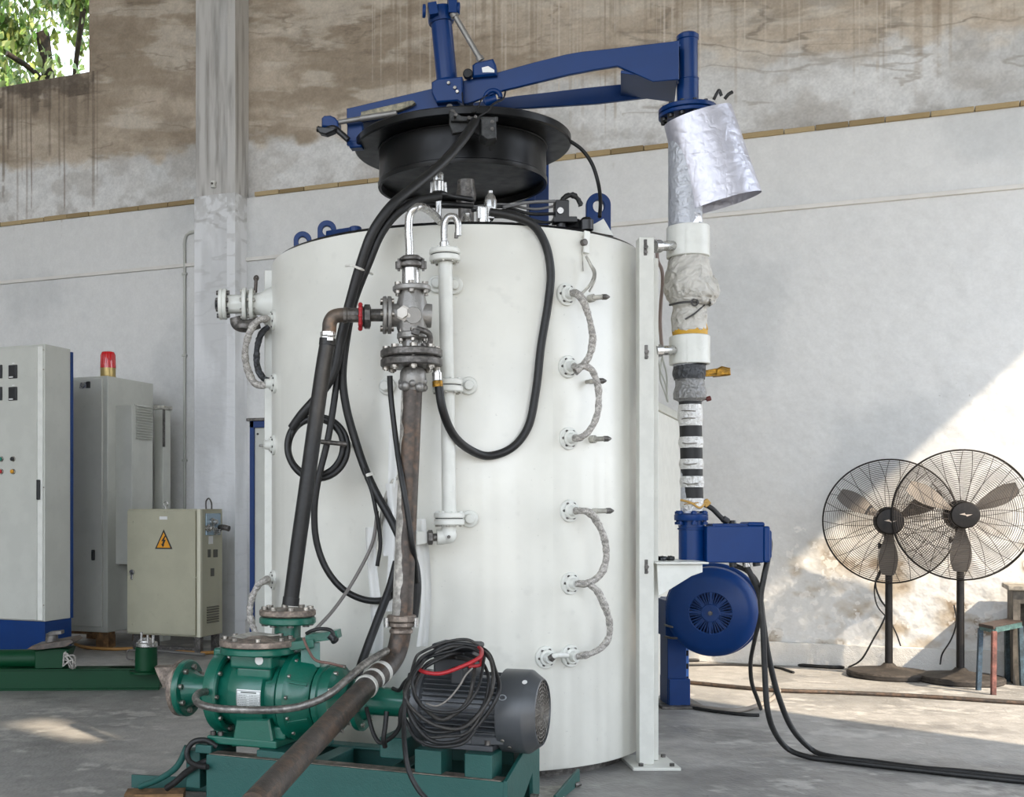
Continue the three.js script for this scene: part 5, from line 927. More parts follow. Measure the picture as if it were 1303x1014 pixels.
{
  const t = thing('electric_motor', 'dark grey finned electric motor with a ribbed fan grille beside the green pump', 'motor', V(xAt(600), 0.28, -PINTO)), mg = M.motorGrey;
  const x0 = xAt(541), x1 = xAt(644);
  add(t, 'frame', [along(541, [[0, 0], [0.112, 0], [0.112, x1 - x0 + 0.02], [0, x1 - x0 + 0.02]], 48), along(533, [[0.04, -0.03], [0.055, -0.02], [0.075, 0], [0.118, 0.004], [0.124, 0.01], [0.124, 0.04], [0.112, 0.05]], 48)], mg);
  for (let i = 0; i < 44; i++) {
    const a = i * 2 * Math.PI / 44, s = Math.sin(a), c = Math.cos(a);
    if (s > 0.86 || (s < -0.8)) continue;
    add(t, 'cooling_fin', beam(V(x0 + 0.03, AY + 0.122 * s, -PINTO + 0.122 * c), V(x1, AY + 0.122 * s, -PINTO + 0.122 * c), 0.0042, 0.03, V(0, s, c), 0.001), mg);
  }
  const L = dx(643, 686);
  const cowl = add(t, 'fan_cowl', [along(643, [[0.136, 0], [0.14, 0.003], [0.141, L - 0.03], [0.139, L - 0.024], [0.112, L + 0.012], [0.108, L + 0.014], [0.106, L + 0.008]], 72, 0.35)], mg);
  const ex = xAt(643) + L + 0.004, ec = V(ex, AY, -PINTO);
  add(cowl, 'cooling_fan', [lathe(off(ec, AX, -0.075), AX, [[0, 0], [0.035, 0], [0.035, 0.05], [0, 0.05]], 24), ...Array.from({ length: 8 }, (_, i) => { const a = i * Math.PI / 4; return beam(V(ex - 0.05, AY + 0.02 * Math.sin(a), -PINTO + 0.02 * Math.cos(a)), V(ex - 0.05, AY + 0.1 * Math.sin(a), -PINTO + 0.1 * Math.cos(a)), 0.006, 0.04, AX, 0.001); })], M.motorGrey);
  const gr = []; for (const r of [0.02, 0.032, 0.045, 0.058, 0.071, 0.084, 0.097]) gr.push(new THREE.TorusGeometry(r, 0.0022, 6, 48).rotateY(Math.PI / 2).translate(ex + 0.004, AY, -PINTO));
  for (let i = 0; i < 22; i++) { const a = i * 2 * Math.PI / 22; gr.push(beam(V(ex + 0.004, AY + 0.018 * Math.sin(a), -PINTO + 0.018 * Math.cos(a)), V(ex + 0.004, AY + 0.106 * Math.sin(a), -PINTO + 0.106 * Math.cos(a)), 0.0035, 0.0035, AX, 0.0005)); }
  gr.push(disc(off(ec, AX, 0.002), AX, 0.02, 0.005, 24));
  add(cowl, 'fan_grille', gr, std(0x8d8b87, 0.5, 0.5, { map: rep(worn, 8) }), 'dusty round wire grille');
  for (const a of [-0.62, -0.85, 0.9]) { const p = V(xAt(647) + (a > 0 ? 0.08 : a < -0.7 ? 0.03 : 0.012), AY + 0.141 * Math.sin(a), -PINTO + 0.141 * Math.cos(a)); add(cowl, a > 0 ? 'label_plate' : 'cowl_screw', a > 0 ? disc(p, V(0, Math.sin(a), Math.cos(a)), 0.009, 0.002, 8) : disc(p, V(0, Math.sin(a), Math.cos(a)), 0.0065, 0.005, 12), a > 0 ? M.label : M.bolt); }
  { const a = 0.45, n = V(0, Math.sin(a), Math.cos(a)), c = off(V(xAt(647) + 0.015, AY, -PINTO), n, 0.1425); add(cowl, 'cast_mark', new THREE.TorusGeometry(0.011, 0.0025, 6, 20).scale(1.1, 0.8, 1).applyQuaternion(new THREE.Quaternion().setFromUnitVectors(V(0, 0, 1), n)).translate(c.x, c.y, c.z), std(0x8b9094, 0.5)); }
  // terminal box on top and the feet
  const tb = P(575, 846, 4.03);
  add(t, 'terminal_box', [span(tb.x - 0.07, tb.x + 0.075, AY + 0.1, AY + 0.2, -PINTO - 0.07, -PINTO + 0.055, 0.014), span(tb.x - 0.075, tb.x + 0.08, AY + 0.2, AY + 0.222, -PINTO - 0.075, -PINTO + 0.06, 0.012), span(tb.x + 0.01, tb.x + 0.06, AY + 0.09, AY + 0.15, -PINTO + 0.04, -PINTO + 0.11, 0.01)], std(0x2a2c2f, 0.5));
  add(t, 'foot', [span(xAt(552), xAt(640), 0.285, 0.305, -PINTO - 0.12, -PINTO + 0.125, 0.004), plate([[552, 948], [556, 935], [600, 932], [640, 932], [640, 948]].map(([u, v]) => PI(u, v, PINTO - 0.11)).reverse(), TOVIEW, 0.012, 0.002), span(xAt(598), xAt(612), 0.3, 0.36, -PINTO + 0.06, -PINTO + 0.115, 0.004)], mg);
  for (const u of [560, 632]) add(t, 'foot_bolt', hex(V(xAt(u), 0.305, -PINTO + 0.105), UP, 0.011, 0.016), M.darkSteel);
}
const FRONTZ = -3.70, BACKZ = -4.12;
{
  const xa = xAt(262, 3.7), xb = xAt(641, 3.7);
  const t = thing('pump_skid', 'green welded steel skid under the pump and motor, its top edges scuffed', 'skid', V((xa + xb) / 2, 0, -PINTO));
  const rail = (z0, z1) => [span(xa, xb, 0.03, 0.2, z0, z0 + (z1 - z0) * 0.15, 0.004), span(xa, xb, 0.194, 0.206, Math.min(z0, z1), Math.max(z0, z1), 0.004), span(xa, xb, 0.02, 0.035, Math.min(z0, z1), Math.max(z0, z1), 0.004)];
  add(t, 'rail', rail(FRONTZ, FRONTZ - 0.07), M.skidGreen);
  add(t, 'rail', rail(BACKZ, BACKZ + 0.07), M.skidGreen);
  add(t, 'rail_top', span(xa + 0.01, xb - 0.01, 0.206, 0.2085, FRONTZ - 0.068, FRONTZ - 0.004, 0.001), M.rustSteel, 'worn bare steel edge');
  for (const u of [268, 420, 520]) add(t, 'cross_member', span(xAt(u, 3.9) - 0.03, xAt(u, 3.9) + 0.03, 0.06, 0.2, BACKZ + 0.07, FRONTZ - 0.07, 0.004), M.skidGreen);
  add(t, 'pump_bed', [span(xAt(276), xAt(296), 0.2, 0.232, BACKZ + 0.04, FRONTZ - 0.03, 0.004), span(xAt(352), xAt(398), 0.2, 0.232, BACKZ + 0.04, FRONTZ - 0.03, 0.004), span(xAt(296), xAt(352), 0.2, 0.232, BACKZ + 0.04, FRONTZ - 0.2, 0.004)], M.skidGreen);
  for (const u of [566, 628]) add(t, 'motor_pad', [span(xAt(u) - 0.05, xAt(u) + 0.045, 0.2, 0.285, FRONTZ - 0.14, FRONTZ - 0.02, 0.004), span(xAt(u) - 0.05, xAt(u) + 0.045, 0.2, 0.285, BACKZ + 0.02, BACKZ + 0.14, 0.004)], M.skidGreen);
  add(t, 'coupling_pedestal', [span(xAt(508) - 0.04, xAt(508) + 0.06, 0.226, 0.3, BACKZ + 0.08, FRONTZ - 0.1, 0.006)], M.skidGreen);
  // end plate with its triangular cut
  const e = (z, y) => V(xb + 0.012, y, z), fz = FRONTZ + 0.0, bz = BACKZ;
  add(t, 'end_plate', plate([e(fz, 0.02), e(bz, 0.02), e(bz, 0.29), e(bz + 0.12, 0.29), e(fz, 0.21)], AX, 0.014, 0.002, [[e(fz - 0.1, 0.06), e(bz + 0.1, 0.17), e(bz + 0.09, 0.06)]]), M.skidGreen);
  add(t, 'end_bolt', [hex(V(xb + 0.012, 0.09, fz - 0.3), AX, 0.016, 0.03)], M.bolt);
}
// ---------------------------------------------------------------- cables thrown over the motor
{
  const q = (u, v, d) => P(u, v, d);
  const coilMat = std(0x3b3a38, 0.55, 0, { map: rep(worn, 6) });
  const loop = (label, pts, r, mat, closed = true) => single('power_cable', label, 'cable', tube(pts.map(([u, v, d]) => q(u, v, d)), r, 8, 110, closed), mat);
  loop('red cable loop lying over the coiled cables on the motor', [[531, 848, 3.9], [540, 855, 3.84], [560, 857, 3.82], [585, 849, 3.82], [608, 838, 3.84], [613, 828, 3.93], [606, 823, 4.02], [585, 822, 4.08], [560, 829, 4.08], [542, 838, 4.02]], 0.0068, M.red);
  loop('red cable end dropping from the red loop to the terminal box', [[612, 829, 3.93], [612, 838, 3.9], [611, 846, 3.86], [596, 848, 3.85]], 0.006, M.red, false);
  const sets = [
    [[534, 846], [546, 835], [570, 828], [590, 820], [612, 828], [618, 845], [610, 880], [585, 903], [556, 908], [536, 895], [528, 870]],
    [[529, 850], [545, 832], [575, 822], [606, 824], [624, 840], [627, 866], [618, 892], [590, 922], [560, 925], [535, 912], [520, 885]],
    [[532, 848], [550, 830], [580, 820], [615, 826], [630, 850], [631, 880], [615, 915], [585, 938], [555, 942], [530, 925], [517, 895]],
    [[527, 840], [545, 828], [575, 816], [600, 818], [622, 832], [628, 858], [620, 890], [596, 930], [565, 940], [540, 935], [520, 905]],
    [[530, 856], [560, 838], [590, 834], [612, 842], [620, 868], [610, 900], [580, 930], [548, 932], [528, 915], [518, 880]],
    [[540, 850], [556, 840], [584, 836], [600, 846], [604, 868], [592, 894], [566, 912], [542, 902], [530, 880]],
  ];
  sets.forEach((s, i) => loop(['innermost', 'second', 'outer', 'high', 'middle', 'short'][i] + ' black loop of the cable coil draped over the motor', s.map(([u, v], k) => [u + rr(-4, 4), v + rr(-4, 4), (v < 838 ? 3.98 : v < 862 ? 3.86 : 3.78) + 0.008 * i - (v > 915 ? 0.03 : 0)]), 0.0052 + 0.0009 * (i % 3), i % 2 ? coilMat : M.cable));
  loop('thin pale wire hanging across the motor fins', [[601, 850, 3.8], [592, 860, 3.78], [585, 872, 3.77], [570, 890, 3.76], [556, 898, 3.77], [542, 895, 3.8]], 0.003, std(0x77736d, 0.6), false);
  loop('black cable dropping from the coil over the skid rail', [[522, 858, 3.9], [516, 885, 3.8], [514, 920, 3.74], [515, 950, 3.66], [520, 980, 3.62], [532, 1004, 3.6], [546, 1020, 3.58]], 0.008, M.cable, false);
  loop('black cable looping under the coupling guard', [[520, 885, 3.95], [510, 905, 3.96], [508, 925, 3.98], [498, 938, 4.0], [484, 945, 4.02], [476, 935, 4.04], [470, 915, 4.06], [466, 900, 4.08]], 0.0075, M.cable, false);
  loop('flat black cable hanging under the coupling guard', [[492, 905, 3.98], [490, 925, 3.97], [488, 940, 3.97], [490, 950, 3.99]], 0.009, M.cable, false);
  loop('black cable from the coil to the bearing cover', [[530, 855, 3.95], [515, 868, 4.0], [508, 878, 4.04], [500, 876, 4.1]], 0.007, M.cable, false);
  loop('black cable folded against the motor foot', [[516, 915, 3.8], [528, 938, 3.76], [545, 948, 3.74], [565, 950, 3.72], [590, 945, 3.72], [604, 930, 3.74]], 0.006, M.cable, false);
  single('rubber_hose', 'thin dull steel hose bent round the front of the green pump', 'hose', tube([q(262, 880, 4.3), q(253, 882, 4.22), q(249, 889, 4.14), q(255, 896, 4.08), q(275, 901, 4.06), q(310, 903, 4.03), q(350, 903, 4.0), q(385, 898, 3.98), q(415, 886, 3.98), q(440, 866, 4.02), q(460, 848, 4.12), q(478, 836, 4.26), q(492, 828, 4.36)], 0.0135, 12, 160), std(0x9c9a96, 0.4, 0.6, { map: rep(worn, 5) }));
  single('sensor_wires', 'frayed brown wires lying on the gear end of the pump', 'cable', tube([q(386, 812, 4.2), q(392, 826, 4.17), q(402, 840, 4.12), q(420, 844, 4.1), q(436, 848, 4.12)], 0.005, 7, 40), std(0x6b5148, 0.6));
  single('sensor_wires', 'thin grey wires running over the bypass arm of the pump', 'cable', tube([q(390, 806, 4.22), q(398, 802, 4.2), q(410, 800, 4.2), q(422, 803, 4.18), q(425, 812, 4.18)], 0.007, 7, 40), M.cable);
  const pc = thing('cable_plug', 'black cable plug resting at the end of the bypass arm', 'plug', q(424, 812, 4.17));
  add(pc, 'plug_body', [cyl(q(419, 808, 4.17), q(427, 815, 4.17), 0.013), disc(q(425, 813.5, 4.17), V(0.6, -0.6, 0.2), 0.015, 0.01, 14)], M.plastic);
  // cables and bars on the floor at the inlet end
  const f = (u, v, y) => PY(u, v, y);
  single('power_cable', 'black cable looping off the end of the skid onto the floor', 'cable', tube([q(276, 950, 4.3), q(262, 942, 4.3), q(246, 944, 4.3), q(238, 956, 4.3), q(241, 968, 4.28), q(252, 974, 4.25), q(264, 976, 4.22)], 0.0105, 9, 70), M.cable);
  single('power_cable', 'black cable slanting from the skid to the floor bar', 'cable', tube([q(270, 966, 4.28), q(255, 972, 4.3), q(238, 982, 4.35), q(222, 996, 4.38), q(212, 1003, 4.4)], 0.0125, 9, 60), M.cable);
  single('pull_rod', 'green painted rod lying slanted from the skid end to the floor', 'rod', tube([q(238, 950, 4.34), q(226, 974, 4.36), q(205, 990, 4.4), q(178, 1001, 4.45)], 0.012, 10, 50), M.skidGreen);
  const t = thing('floor_channel', 'scuffed green channel piece lying on the floor before the skid end', 'steel channel', PF(230, 1012));
  const c0 = f(176, 1000, 0.0), c1 = f(292, 1006, 0.0);
  add(t, 'channel', [beam(off(c0, UP, 0.012), off(c1, UP, 0.012), 0.09, 0.02), beam(off(off(c0, UP, 0.03), V(0, 0, 1), 0.045), off(off(c1, UP, 0.03), V(0, 0, 1), 0.045), 0.012, 0.05)], M.skidGreen);
  add(t, 'worn_cap', [beam(f(160, 1012, 0.02), f(235, 1011, 0.02), 0.1, 0.03)], M.wood);
  const k = thing('skid_foot', 'worn green angle bracket standing on the floor before the furnace', 'bracket', PF(722, 1004));
  const a = f(734, 998, 0), b = f(704, 1022, 0);
  add(k, 'angle', [plate([a, off(a, UP, 0.062), off(lerpV(a, b, 0.2), UP, 0.058), off(b, UP, 0.03), b], b.clone().sub(a).cross(UP).multiplyScalar(1), 0.012, 0.002)], M.skidGreen);
  add(k, 'bolt', cyl(off(f(731, 1003, 0), UP, 0.012), off(f(738, 1001, 0), UP, 0.012), 0.009), M.darkSteel);
  const k2 = thing('anchor_plate', 'pale scuffed steel plate with a bent rib beside the skid end', 'plate', PF(690, 1008));
  add(k2, 'plate', [plate([f(668, 1030, 0.006), f(712, 1030, 0.006), f(722, 1000, 0.006), f(682, 1000, 0.006)], UP, 0.006, 0.001)], M.whiteDirty);
  add(k2, 'rib', [tube([f(662, 1024, 0.01), f(668, 1006, 0.03), f(676, 998, 0.03), f(680, 1010, 0.02), f(678, 1026, 0.01)], 0.014, 8)], M.darkSteel);
}
// ---------------------------------------------------------------- green steelwork of a second skid at the far side of the floor
{
  const a = PF(-190, 880), b = PF(203, 877.5), t = thing('steel_skid', 'long dark green steel beam with a pipe and brackets lying across the floor', 'skid', PF(100, 879));
  const dir = b.clone().sub(a).normalize(), bk = V(dir.z, 0, -dir.x);
  const y = (v, d) => EYE - (v - V0) * d / FOCAL, m = mpp(7.1), H = 27.5 * m, o = (p, h, back) => off(off(p, UP, h), bk, back);
  add(t, 'beam', [beam(o(a, H / 2 + 0.004, 0.06), o(b, H / 2 + 0.004, 0.06), 0.12, H - 0.008, UP, 0.004), beam(o(a, H - 0.004, 0.055), o(b, H - 0.004, 0.055), 0.14, 0.008), beam(o(a, 0.005, 0.055), o(b, 0.005, 0.055), 0.14, 0.01)], M.beamGreen);
  const e0 = P(203, 850, 7.05), e1 = P(215, 872, 7.05);
  add(t, 'end_bracket', [plate([[196, 849], [217, 848], [219, 856], [212, 874], [208, 876], [203, 866]].map(([u, v]) => P(u, v, 7.0)).reverse(), FORE.clone().negate(), 0.1, 0.003)], M.rustSteel);
  add(t, 'pipe', [cyl(P(-190, 840, 7.25), P(52, 838, 7.22), 0.058, 0.058, 28)], M.beamGreen);
  add(t, 'bracket', [plate([[44, 851], [44, 828], [72, 825], [88, 826], [84, 838], [80, 851]].map(([u, v]) => P(u, v, 7.12)).reverse(), FORE.clone().negate(), 0.18, 0.005)], M.beamGreen);
  add(t, 'bracket_plate', [plate([[34, 826], [40, 822], [90, 813], [94, 817], [84, 823], [48, 827]].map(([u, v]) => P(u, v, 7.05)).reverse(), FORE.clone().negate(), 0.24, 0.003)], M.rawPipe, 'rusty top plate');
  add(t, 'clamp', [cyl(P(62, 818, 7.15), P(62, 806, 7.15), 0.008), cyl(P(66, 818, 7.15), P(66, 806, 7.15), 0.04, 0.035), beam(P(63, 806, 7.15), P(80, 804, 7.15), 0.08, 0.02)], M.darkSteel);
  const wr = []; for (let i = 0; i < 6; i++) wr.push(tube([P(82 + rr(-3, 4), 840 + rr(-4, 8), 7.0), P(88 + rr(-6, 6), 833 + rr(-8, 8), 6.98), P(92 + rr(-5, 6), 842 + rr(-8, 8), 7.0), P(86 + rr(-4, 10), 848 + rr(-3, 3), 7.02)], 0.006, 6, 24));
  wr.forEach((g) => add(t, 'wire_scrap', g, M.braid));
  add(t, 'post', [cyl(P(186, 852, 7.1), P(186, 823, 7.1), 0.068, 0.066, 26), lathe(P(186, 856, 7.1), UP, [[0.1, 0], [0.1, 0.012], [0.07, 0.02]], 26)], M.beamGreen);
  const c = add(t, 'post_cap', [disc(P(187, 823, 7.1), UP, 0.066, 0.03, 26), new THREE.SphereGeometry(0.05, 14, 8).scale(1, 0.5, 1).translate(P(186, 817, 7.1).x, P(186, 816, 7.1).y, P(186, 816, 7.1).z)], M.steel, 'bright steel cap with studs');
  for (const u of [180, 188, 195]) add(c, 'stud', cyl(P(u, 818, 7.06), P(u, 808 - (u === 180 ? 4 : 0), 7.06), 0.008), M.steel);
  add(t, 'wire_loop', tube([P(172, 827, 7.05), P(163, 828, 7.05), P(162, 838, 7.05), P(170, 839, 7.05)], 0.005, 6, 30), M.darkSteel);
  single('floor_pipe', 'thin bare steel pipe lying on the floor under the beige cabinet', 'pipe', cyl(off(PF(190, 829), UP, 0.012), off(PF(260, 835), UP, 0.012), 0.012), M.castSteel);
  single('air_hose', 'yellow brown hose lying on the floor behind the green steelwork', 'hose', tube([off(PF(96, 822), UP, 0.014), off(PF(110, 826), UP, 0.014), off(PF(140, 828), UP, 0.014), off(PF(175, 827.5), UP, 0.014), off(PF(260, 833), UP, 0.014), off(PF(290, 830), UP, 0.014)], 0.013, 8, 60), std(0xa97c42, 0.6));
}
// ================================================================ wrapped riser on the swing post, motor valve, blower
const DC = 5.2;
{
  const q = (u, v, d = DC) => P(u, v, d), m = mpp(DC), th = Math.atan2(-RIGHT.z, RIGHT.x);
  const t = thing('wrapped_riser', 'upright riser pipe wrapped in foil, grey cloth and black-and-white tape with white collars', 'pipe', q(877, 655));
  const seg = (u, v0, v1, r0, r1 = r0, n = 30) => lathe(q(u, v1), UP, [[0, 0], [r1 * m, 0], [r0 * m, (v1 - v0) * m], [0, (v1 - v0) * m]], n);
  // a soft wrapping: radius from a profile, crumpled
  const soft = (pts, amp, s, n = 40) => {
    const g = new THREE.CylinderGeometry(1, 1, 1, n, 44, true), p = g.attributes.position, v0 = pts[0][0], v1 = pts[pts.length - 1][0];
    const at = (v) => { for (let i = 1; i < pts.length; i++) if (v <= pts[i][0] + 1e-6) { const t = sstep(0, 1, (v - pts[i - 1][0]) / (pts[i][0] - pts[i - 1][0])); return [mix(pts[i - 1][1], pts[i][1], t), mix(pts[i - 1][2], pts[i][2], t)]; } return [pts[0][1], pts[0][2]]; };
    for (let i = 0; i < p.count; i++) {
      const a = Math.atan2(p.getZ(i), p.getX(i)), v = v1 + (v0 - v1) * (p.getY(i) + 0.5), [l, r] = at(v), c = (l + r) / 2, ca = Math.cos(a), sa = Math.sin(a);
      const k = (r - l) / 2 * (1 + amp * (2 * (1 - Math.abs(2 * fbm(ca * 2 + 9 + v * 0.02, sa * 2 + v * 0.05, s, 4) - 1)) - 1.2));
      const w = q(c + k * ca, v), z = k * sa * m;
      p.setXYZ(i, w.x - FORE.x * z, w.y, w.z - FORE.z * z);
    }
    g.computeVertexNormals();
    return g;
  };
  add(t, 'pipe', [seg(872, 158, 300, 21, 21), seg(876, 300, 470, 19, 19), seg(878, 470, 655, 11.2, 11.6)], std(0xb4b7bd, 0.45, 0.3, { map: rep(grime, 3), bumpMap: rep(wrinkle, 3), bumpScale: 0.008 }));
  add(t, 'foil_wrap', soft([[262, 852, 890], [276, 852, 893], [290, 853, 894]], 0.03, 3), M.foil, 'crinkled foil wrap');
  for (const [u, v0, v1, r] of [[875.5, 289, 328, 26.8], [877.5, 428, 464, 25.2]]) { const c = add(t, 'collar', ring(q(u, v1), UP, r * m, (r - 4) * m, (v1 - v0) * m, 48, 0.003), M.white, 'white painted collar'); add(c, 'collar_seam', beam(q(u - 3, v1 - 2, DC - r * m + 0.001), q(u - 3, v0 + 2, DC - r * m + 0.001), 0.003, 0.002, FORE), M.white); }
  add(t, 'grey_wrap', soft([[326, 854, 899], [334, 851, 901], [352, 847, 905], [368, 846, 910], [378, 849, 912], [384, 853, 908], [390, 858, 900]], 0.05, 11), M.wrapGrey, 'baggy grey cloth wrap');
  add(t, 'cloth_fold', [lumpyTube([q(905, 352, DC - 0.03), q(911, 365, DC - 0.02), q(909, 379, DC - 0.03), q(900, 386, DC - 0.06)], 0.017, 0.25, 10, 40, 8), lumpyTube([q(868, 374, DC - 0.085), q(880, 368, DC - 0.1), q(892, 376, DC - 0.095), q(899, 384, DC - 0.08)], 0.013, 0.25, 10, 40, 9)], M.wrapGrey);
  add(t, 'foil_wrap', soft([[384, 858, 898], [392, 857, 898], [405, 855, 899], [418, 856, 899], [430, 858, 899]], 0.04, 17), M.wrapGrey, 'crumpled grey foil wrap');
  add(t, 'tie_wire', [tube([q(852, 388, DC - 0.03), q(866, 385, DC - 0.085), q(882, 384, DC - 0.088), q(897, 388, DC - 0.04)], 0.005, 7), tube([q(896, 388, DC - 0.05), q(885, 398, DC - 0.085), q(872, 406, DC - 0.085)], 0.004, 7), new THREE.TorusGeometry(0.014, 0.004, 8, 18).rotateY(YAW).translate(q(884, 389, DC - 0.09).x, q(884, 389).y, q(884, 389, DC - 0.09).z)], std(0x3e3d3c, 0.5));
  add(t, 'yellow_tape', [soft([[419, 856.5, 899.2], [423, 856.3, 899.4], [427, 857, 899.3]], 0.02, 21), beam(q(897, 390, DC - 0.03), q(898, 404, DC - 0.03), 0.012, 0.006), beam(q(896, 409, DC - 0.04), q(899, 420, DC - 0.035), 0.02, 0.006)], M.yellow);
  add(t, 'dark_wrap', soft([[460, 861, 895], [468, 857, 897], [476, 856, 897], [483, 858, 896]], 0.05, 25), M.wrapDark, 'dark crinkled wrap');
  add(t, 'foil_wrap', soft([[482, 860, 895], [492, 860, 896], [500, 858, 898], [507, 858, 897], [511, 864, 893]], 0.06, 29), std(0x8e8e8d, 0.45, 0.4, { map: rep(grime, 5), bumpMap: rep(wrinkle, 4), bumpScale: 0.012 }), 'grey crinkled foil wrap');
  // black tape with white turns between
  const rr0 = (v) => [864 + (v - 510) * 0.026, 892.3 + (v - 510) * 0.018];
  for (const [a, b] of [[515, 542], [556, 570], [584, 597], [606, 620], [634, 650]]) { const k = (v) => rr0(v); add(t, 'white_tape', soft([[a, k(a)[0] - 0.2, k(a)[1] + 0.2], [(a + b) / 2, k(a)[0] - 1.2, k(a)[1] + 1.2], [b, k(b)[0] - 0.2, k(b)[1] + 0.2]], 0.04, 40 + a), M.wrapWhite, 'white tape turns'); }
  for (const [a, b] of [[508, 516], [541, 557], [569, 585], [596, 607], [619, 635]]) add(t, 'black_tape', soft([[a, rr0(a)[0] + 0.2, rr0(a)[1] - 0.2], [b, rr0(b)[0] + 0.2, rr0(b)[1] - 0.2]], 0.01, 60 + a), std(0x161617, 0.6), 'black tape turns');
  for (const v of [522, 533, 563, 590, 614, 641]) { const [l, r] = rr0(v), y = rr(-1.5, 1.5); add(t, 'binding_wire', tube([q(l - 0.8, v + y, DC), q((l + r) / 2 - 5, v + rr(-2, 2), DC - 0.053), q((l + r) / 2 + 6, v + rr(-2, 2), DC - 0.052), q(r + 1, v - y, DC)], 0.0022, 6, 24), v === 641 ? M.yellowWire : std(0x6b675e, 0.6)); }
  // pieces sticking out
  const br = add(t, 'brass_lever', [beam(q(895, 475), q(912, 472), 0.03, 0.022), plate([[911, 479], [911, 470], [919, 465.5], [930, 468], [930.5, 477]].map(([u, v]) => q(u, v, DC - 0.02)).reverse(), FORE.clone().negate(), 0.05, 0.006), beam(q(896, 478, DC - 0.02), q(916, 477.5, DC - 0.02), 0.02, 0.008)], M.brass, 'brass valve lever');
  add(t, 'pressure_tap', [cyl(q(892, 509), q(900, 507.5), 0.004), cyl(q(899, 508), q(904, 506.5), 0.011)], std(0x5c2420, 0.5));
  add(t, 'tape_knot', [beam(q(896, 637, DC - 0.02), q(901, 643, DC - 0.02), 0.025, 0.03), tube([q(866, 636, DC - 0.03), q(880, 640, DC - 0.056), q(890, 646, DC - 0.05), q(898, 640, DC - 0.03)], 0.005, 7)], M.yellowWire);
  // stand-off rods to the post
  for (const v of [313, 446]) add(t, 'standoff', [cyl(q(833, v + 0.5, DC - 0.13), q(856, v - 0.5, DC - 0.05), 0.021, 0.021, 18), cyl(q(831, v + 0.6, DC - 0.135), q(839, v + 0.3, DC - 0.11), 0.028, 0.028, 18), cyl(q(832, v - 8, DC - 0.12), q(836, v + 6, DC - 0.11), 0.012)], M.steel);
  // loose foil shroud round the post foot
  {
    const n = 56, k = 20, c0 = q(888, 147), c1 = q(919, 259), R0 = 43.5 * m, R1 = 50.5 * m, pos = [], idx = [], ax = c1.clone().sub(c0).normalize(), sx = RIGHT.clone().addScaledVector(ax, -RIGHT.dot(ax)).normalize(), sz = ax.clone().cross(sx).normalize();
    for (let j = 0; j <= k; j++) for (let i = 0; i <= n; i++) { const t0 = j / k, a = Math.PI * 1.32 + (i / n) * Math.PI * 1.8, R = mix(R0, R1, t0) * (1 + 0.012 * (2 * fbm(Math.cos(a) * 3 + 5, Math.sin(a) * 3 + t0 * 5, 71, 4) - 1)), f = 0.72; const p = lerpV(c0, c1, t0).addScaledVector(sx, R * Math.cos(a)).addScaledVector(sz, R * f * Math.sin(a)); pos.push(p.x, p.y, p.z); }
    for (let j = 0; j < k; j++) for (let i = 0; i < n; i++) { const a = j * (n + 1) + i, b = a + 1, c = a + n + 1, d = c + 1; idx.push(a, c, b, b, c, d); }
    const g = new THREE.BufferGeometry().setAttribute('position', new THREE.BufferAttribute(new Float32Array(pos), 3)); g.setIndex(idx); g.computeVertexNormals();
    const s = thing('foil_shroud', 'bright silver foil sheet wrapped as a loose cone round the post foot', 'foil sheet', lerpV(c0, c1, 0.5));
    add(s, 'sheet', g, std(0xc9c9d2, 0.42, 0.6, { side: THREE.DoubleSide, map: rep(grime, 3), bumpMap: rep(wrinkle, 1.9), bumpScale: 0.004 }));
    add(s, 'twisted_wire_end', [tube([q(908, 127, DC - 0.1), q(912, 119, DC - 0.11), q(915, 115, DC - 0.1), q(918, 122, DC - 0.1)], 0.007, 7), tube([q(922, 126, DC - 0.05), q(927, 120, DC - 0.06), q(932, 117, DC - 0.06)], 0.008, 7)], M.plastic, 'black twisted wire ends');
  }
  // motor valve on the shelf
  const w = thing('motor_valve', 'royal blue motor valve housing on the white shelf under the riser', 'valve', q(882, 716));
  const Lw = (u, v, pr) => lathe(q(u, v), UP, pr.map(([r, h]) => [r * m, h * m]), 40);
  add(w, 'valve_body', [Lw(880, 716, [[0, 0], [16, 0], [16, 46], [16.5, 46], [16.5, 48], [14, 48], [14, 56], [0, 56]]), Lw(864 + 16, 674, [[16, 0], [17.5, 0.5], [17.5, 2], [16, 2.5]])], M.blue);
  const vf = add(w, 'flange', [Lw(879.5, 662, [[0, 0], [20.5, 0], [21, 1], [21, 7], [18, 9], [14, 9.5], [0, 9.5]])], M.blue);
  around(q(879.5, 664), UP, 17.5 * m, 6, (p) => add(vf, 'bolt', [cyl(off(p, UP, -0.012), off(p, UP, 0.05), 0.008), hex(off(p, UP, -0.012), UP, 0.014, 0.012), hex(off(p, UP, 0.034), UP, 0.014, 0.012)], M.blue), 0.2);
  add(w, 'gearbox', [box(lerpV(q(893, 692), q(964, 692), 0.5), 72 * m, 46 * m, 46 * m, 0.006, th), box(q(932, 668), 60 * m, 4 * m, 30 * m, 0.004, th), box(q(957, 667), 22 * m, 6 * m, 36 * m, 0.01, th)], M.blue);
  const endc = add(w, 'end_cover', [box(q(968, 692), 8 * m, 46 * m, 50 * m, 0.01, th), box(q(973, 692), 6 * m, 36 * m, 40 * m, 0.012, th)], M.blue);
  add(endc, 'terminal_window', disc(q(976, 691, DC - 0.02), RIGHT, 0.04, 0.006, 20), M.label);
  add(w, 'gland', [cyl(q(932, 668), q(932, 662), 0.02, 0.014), cyl(q(926, 664, DC - 0.02), q(920, 660, DC - 0.02), 0.016)], M.plastic);
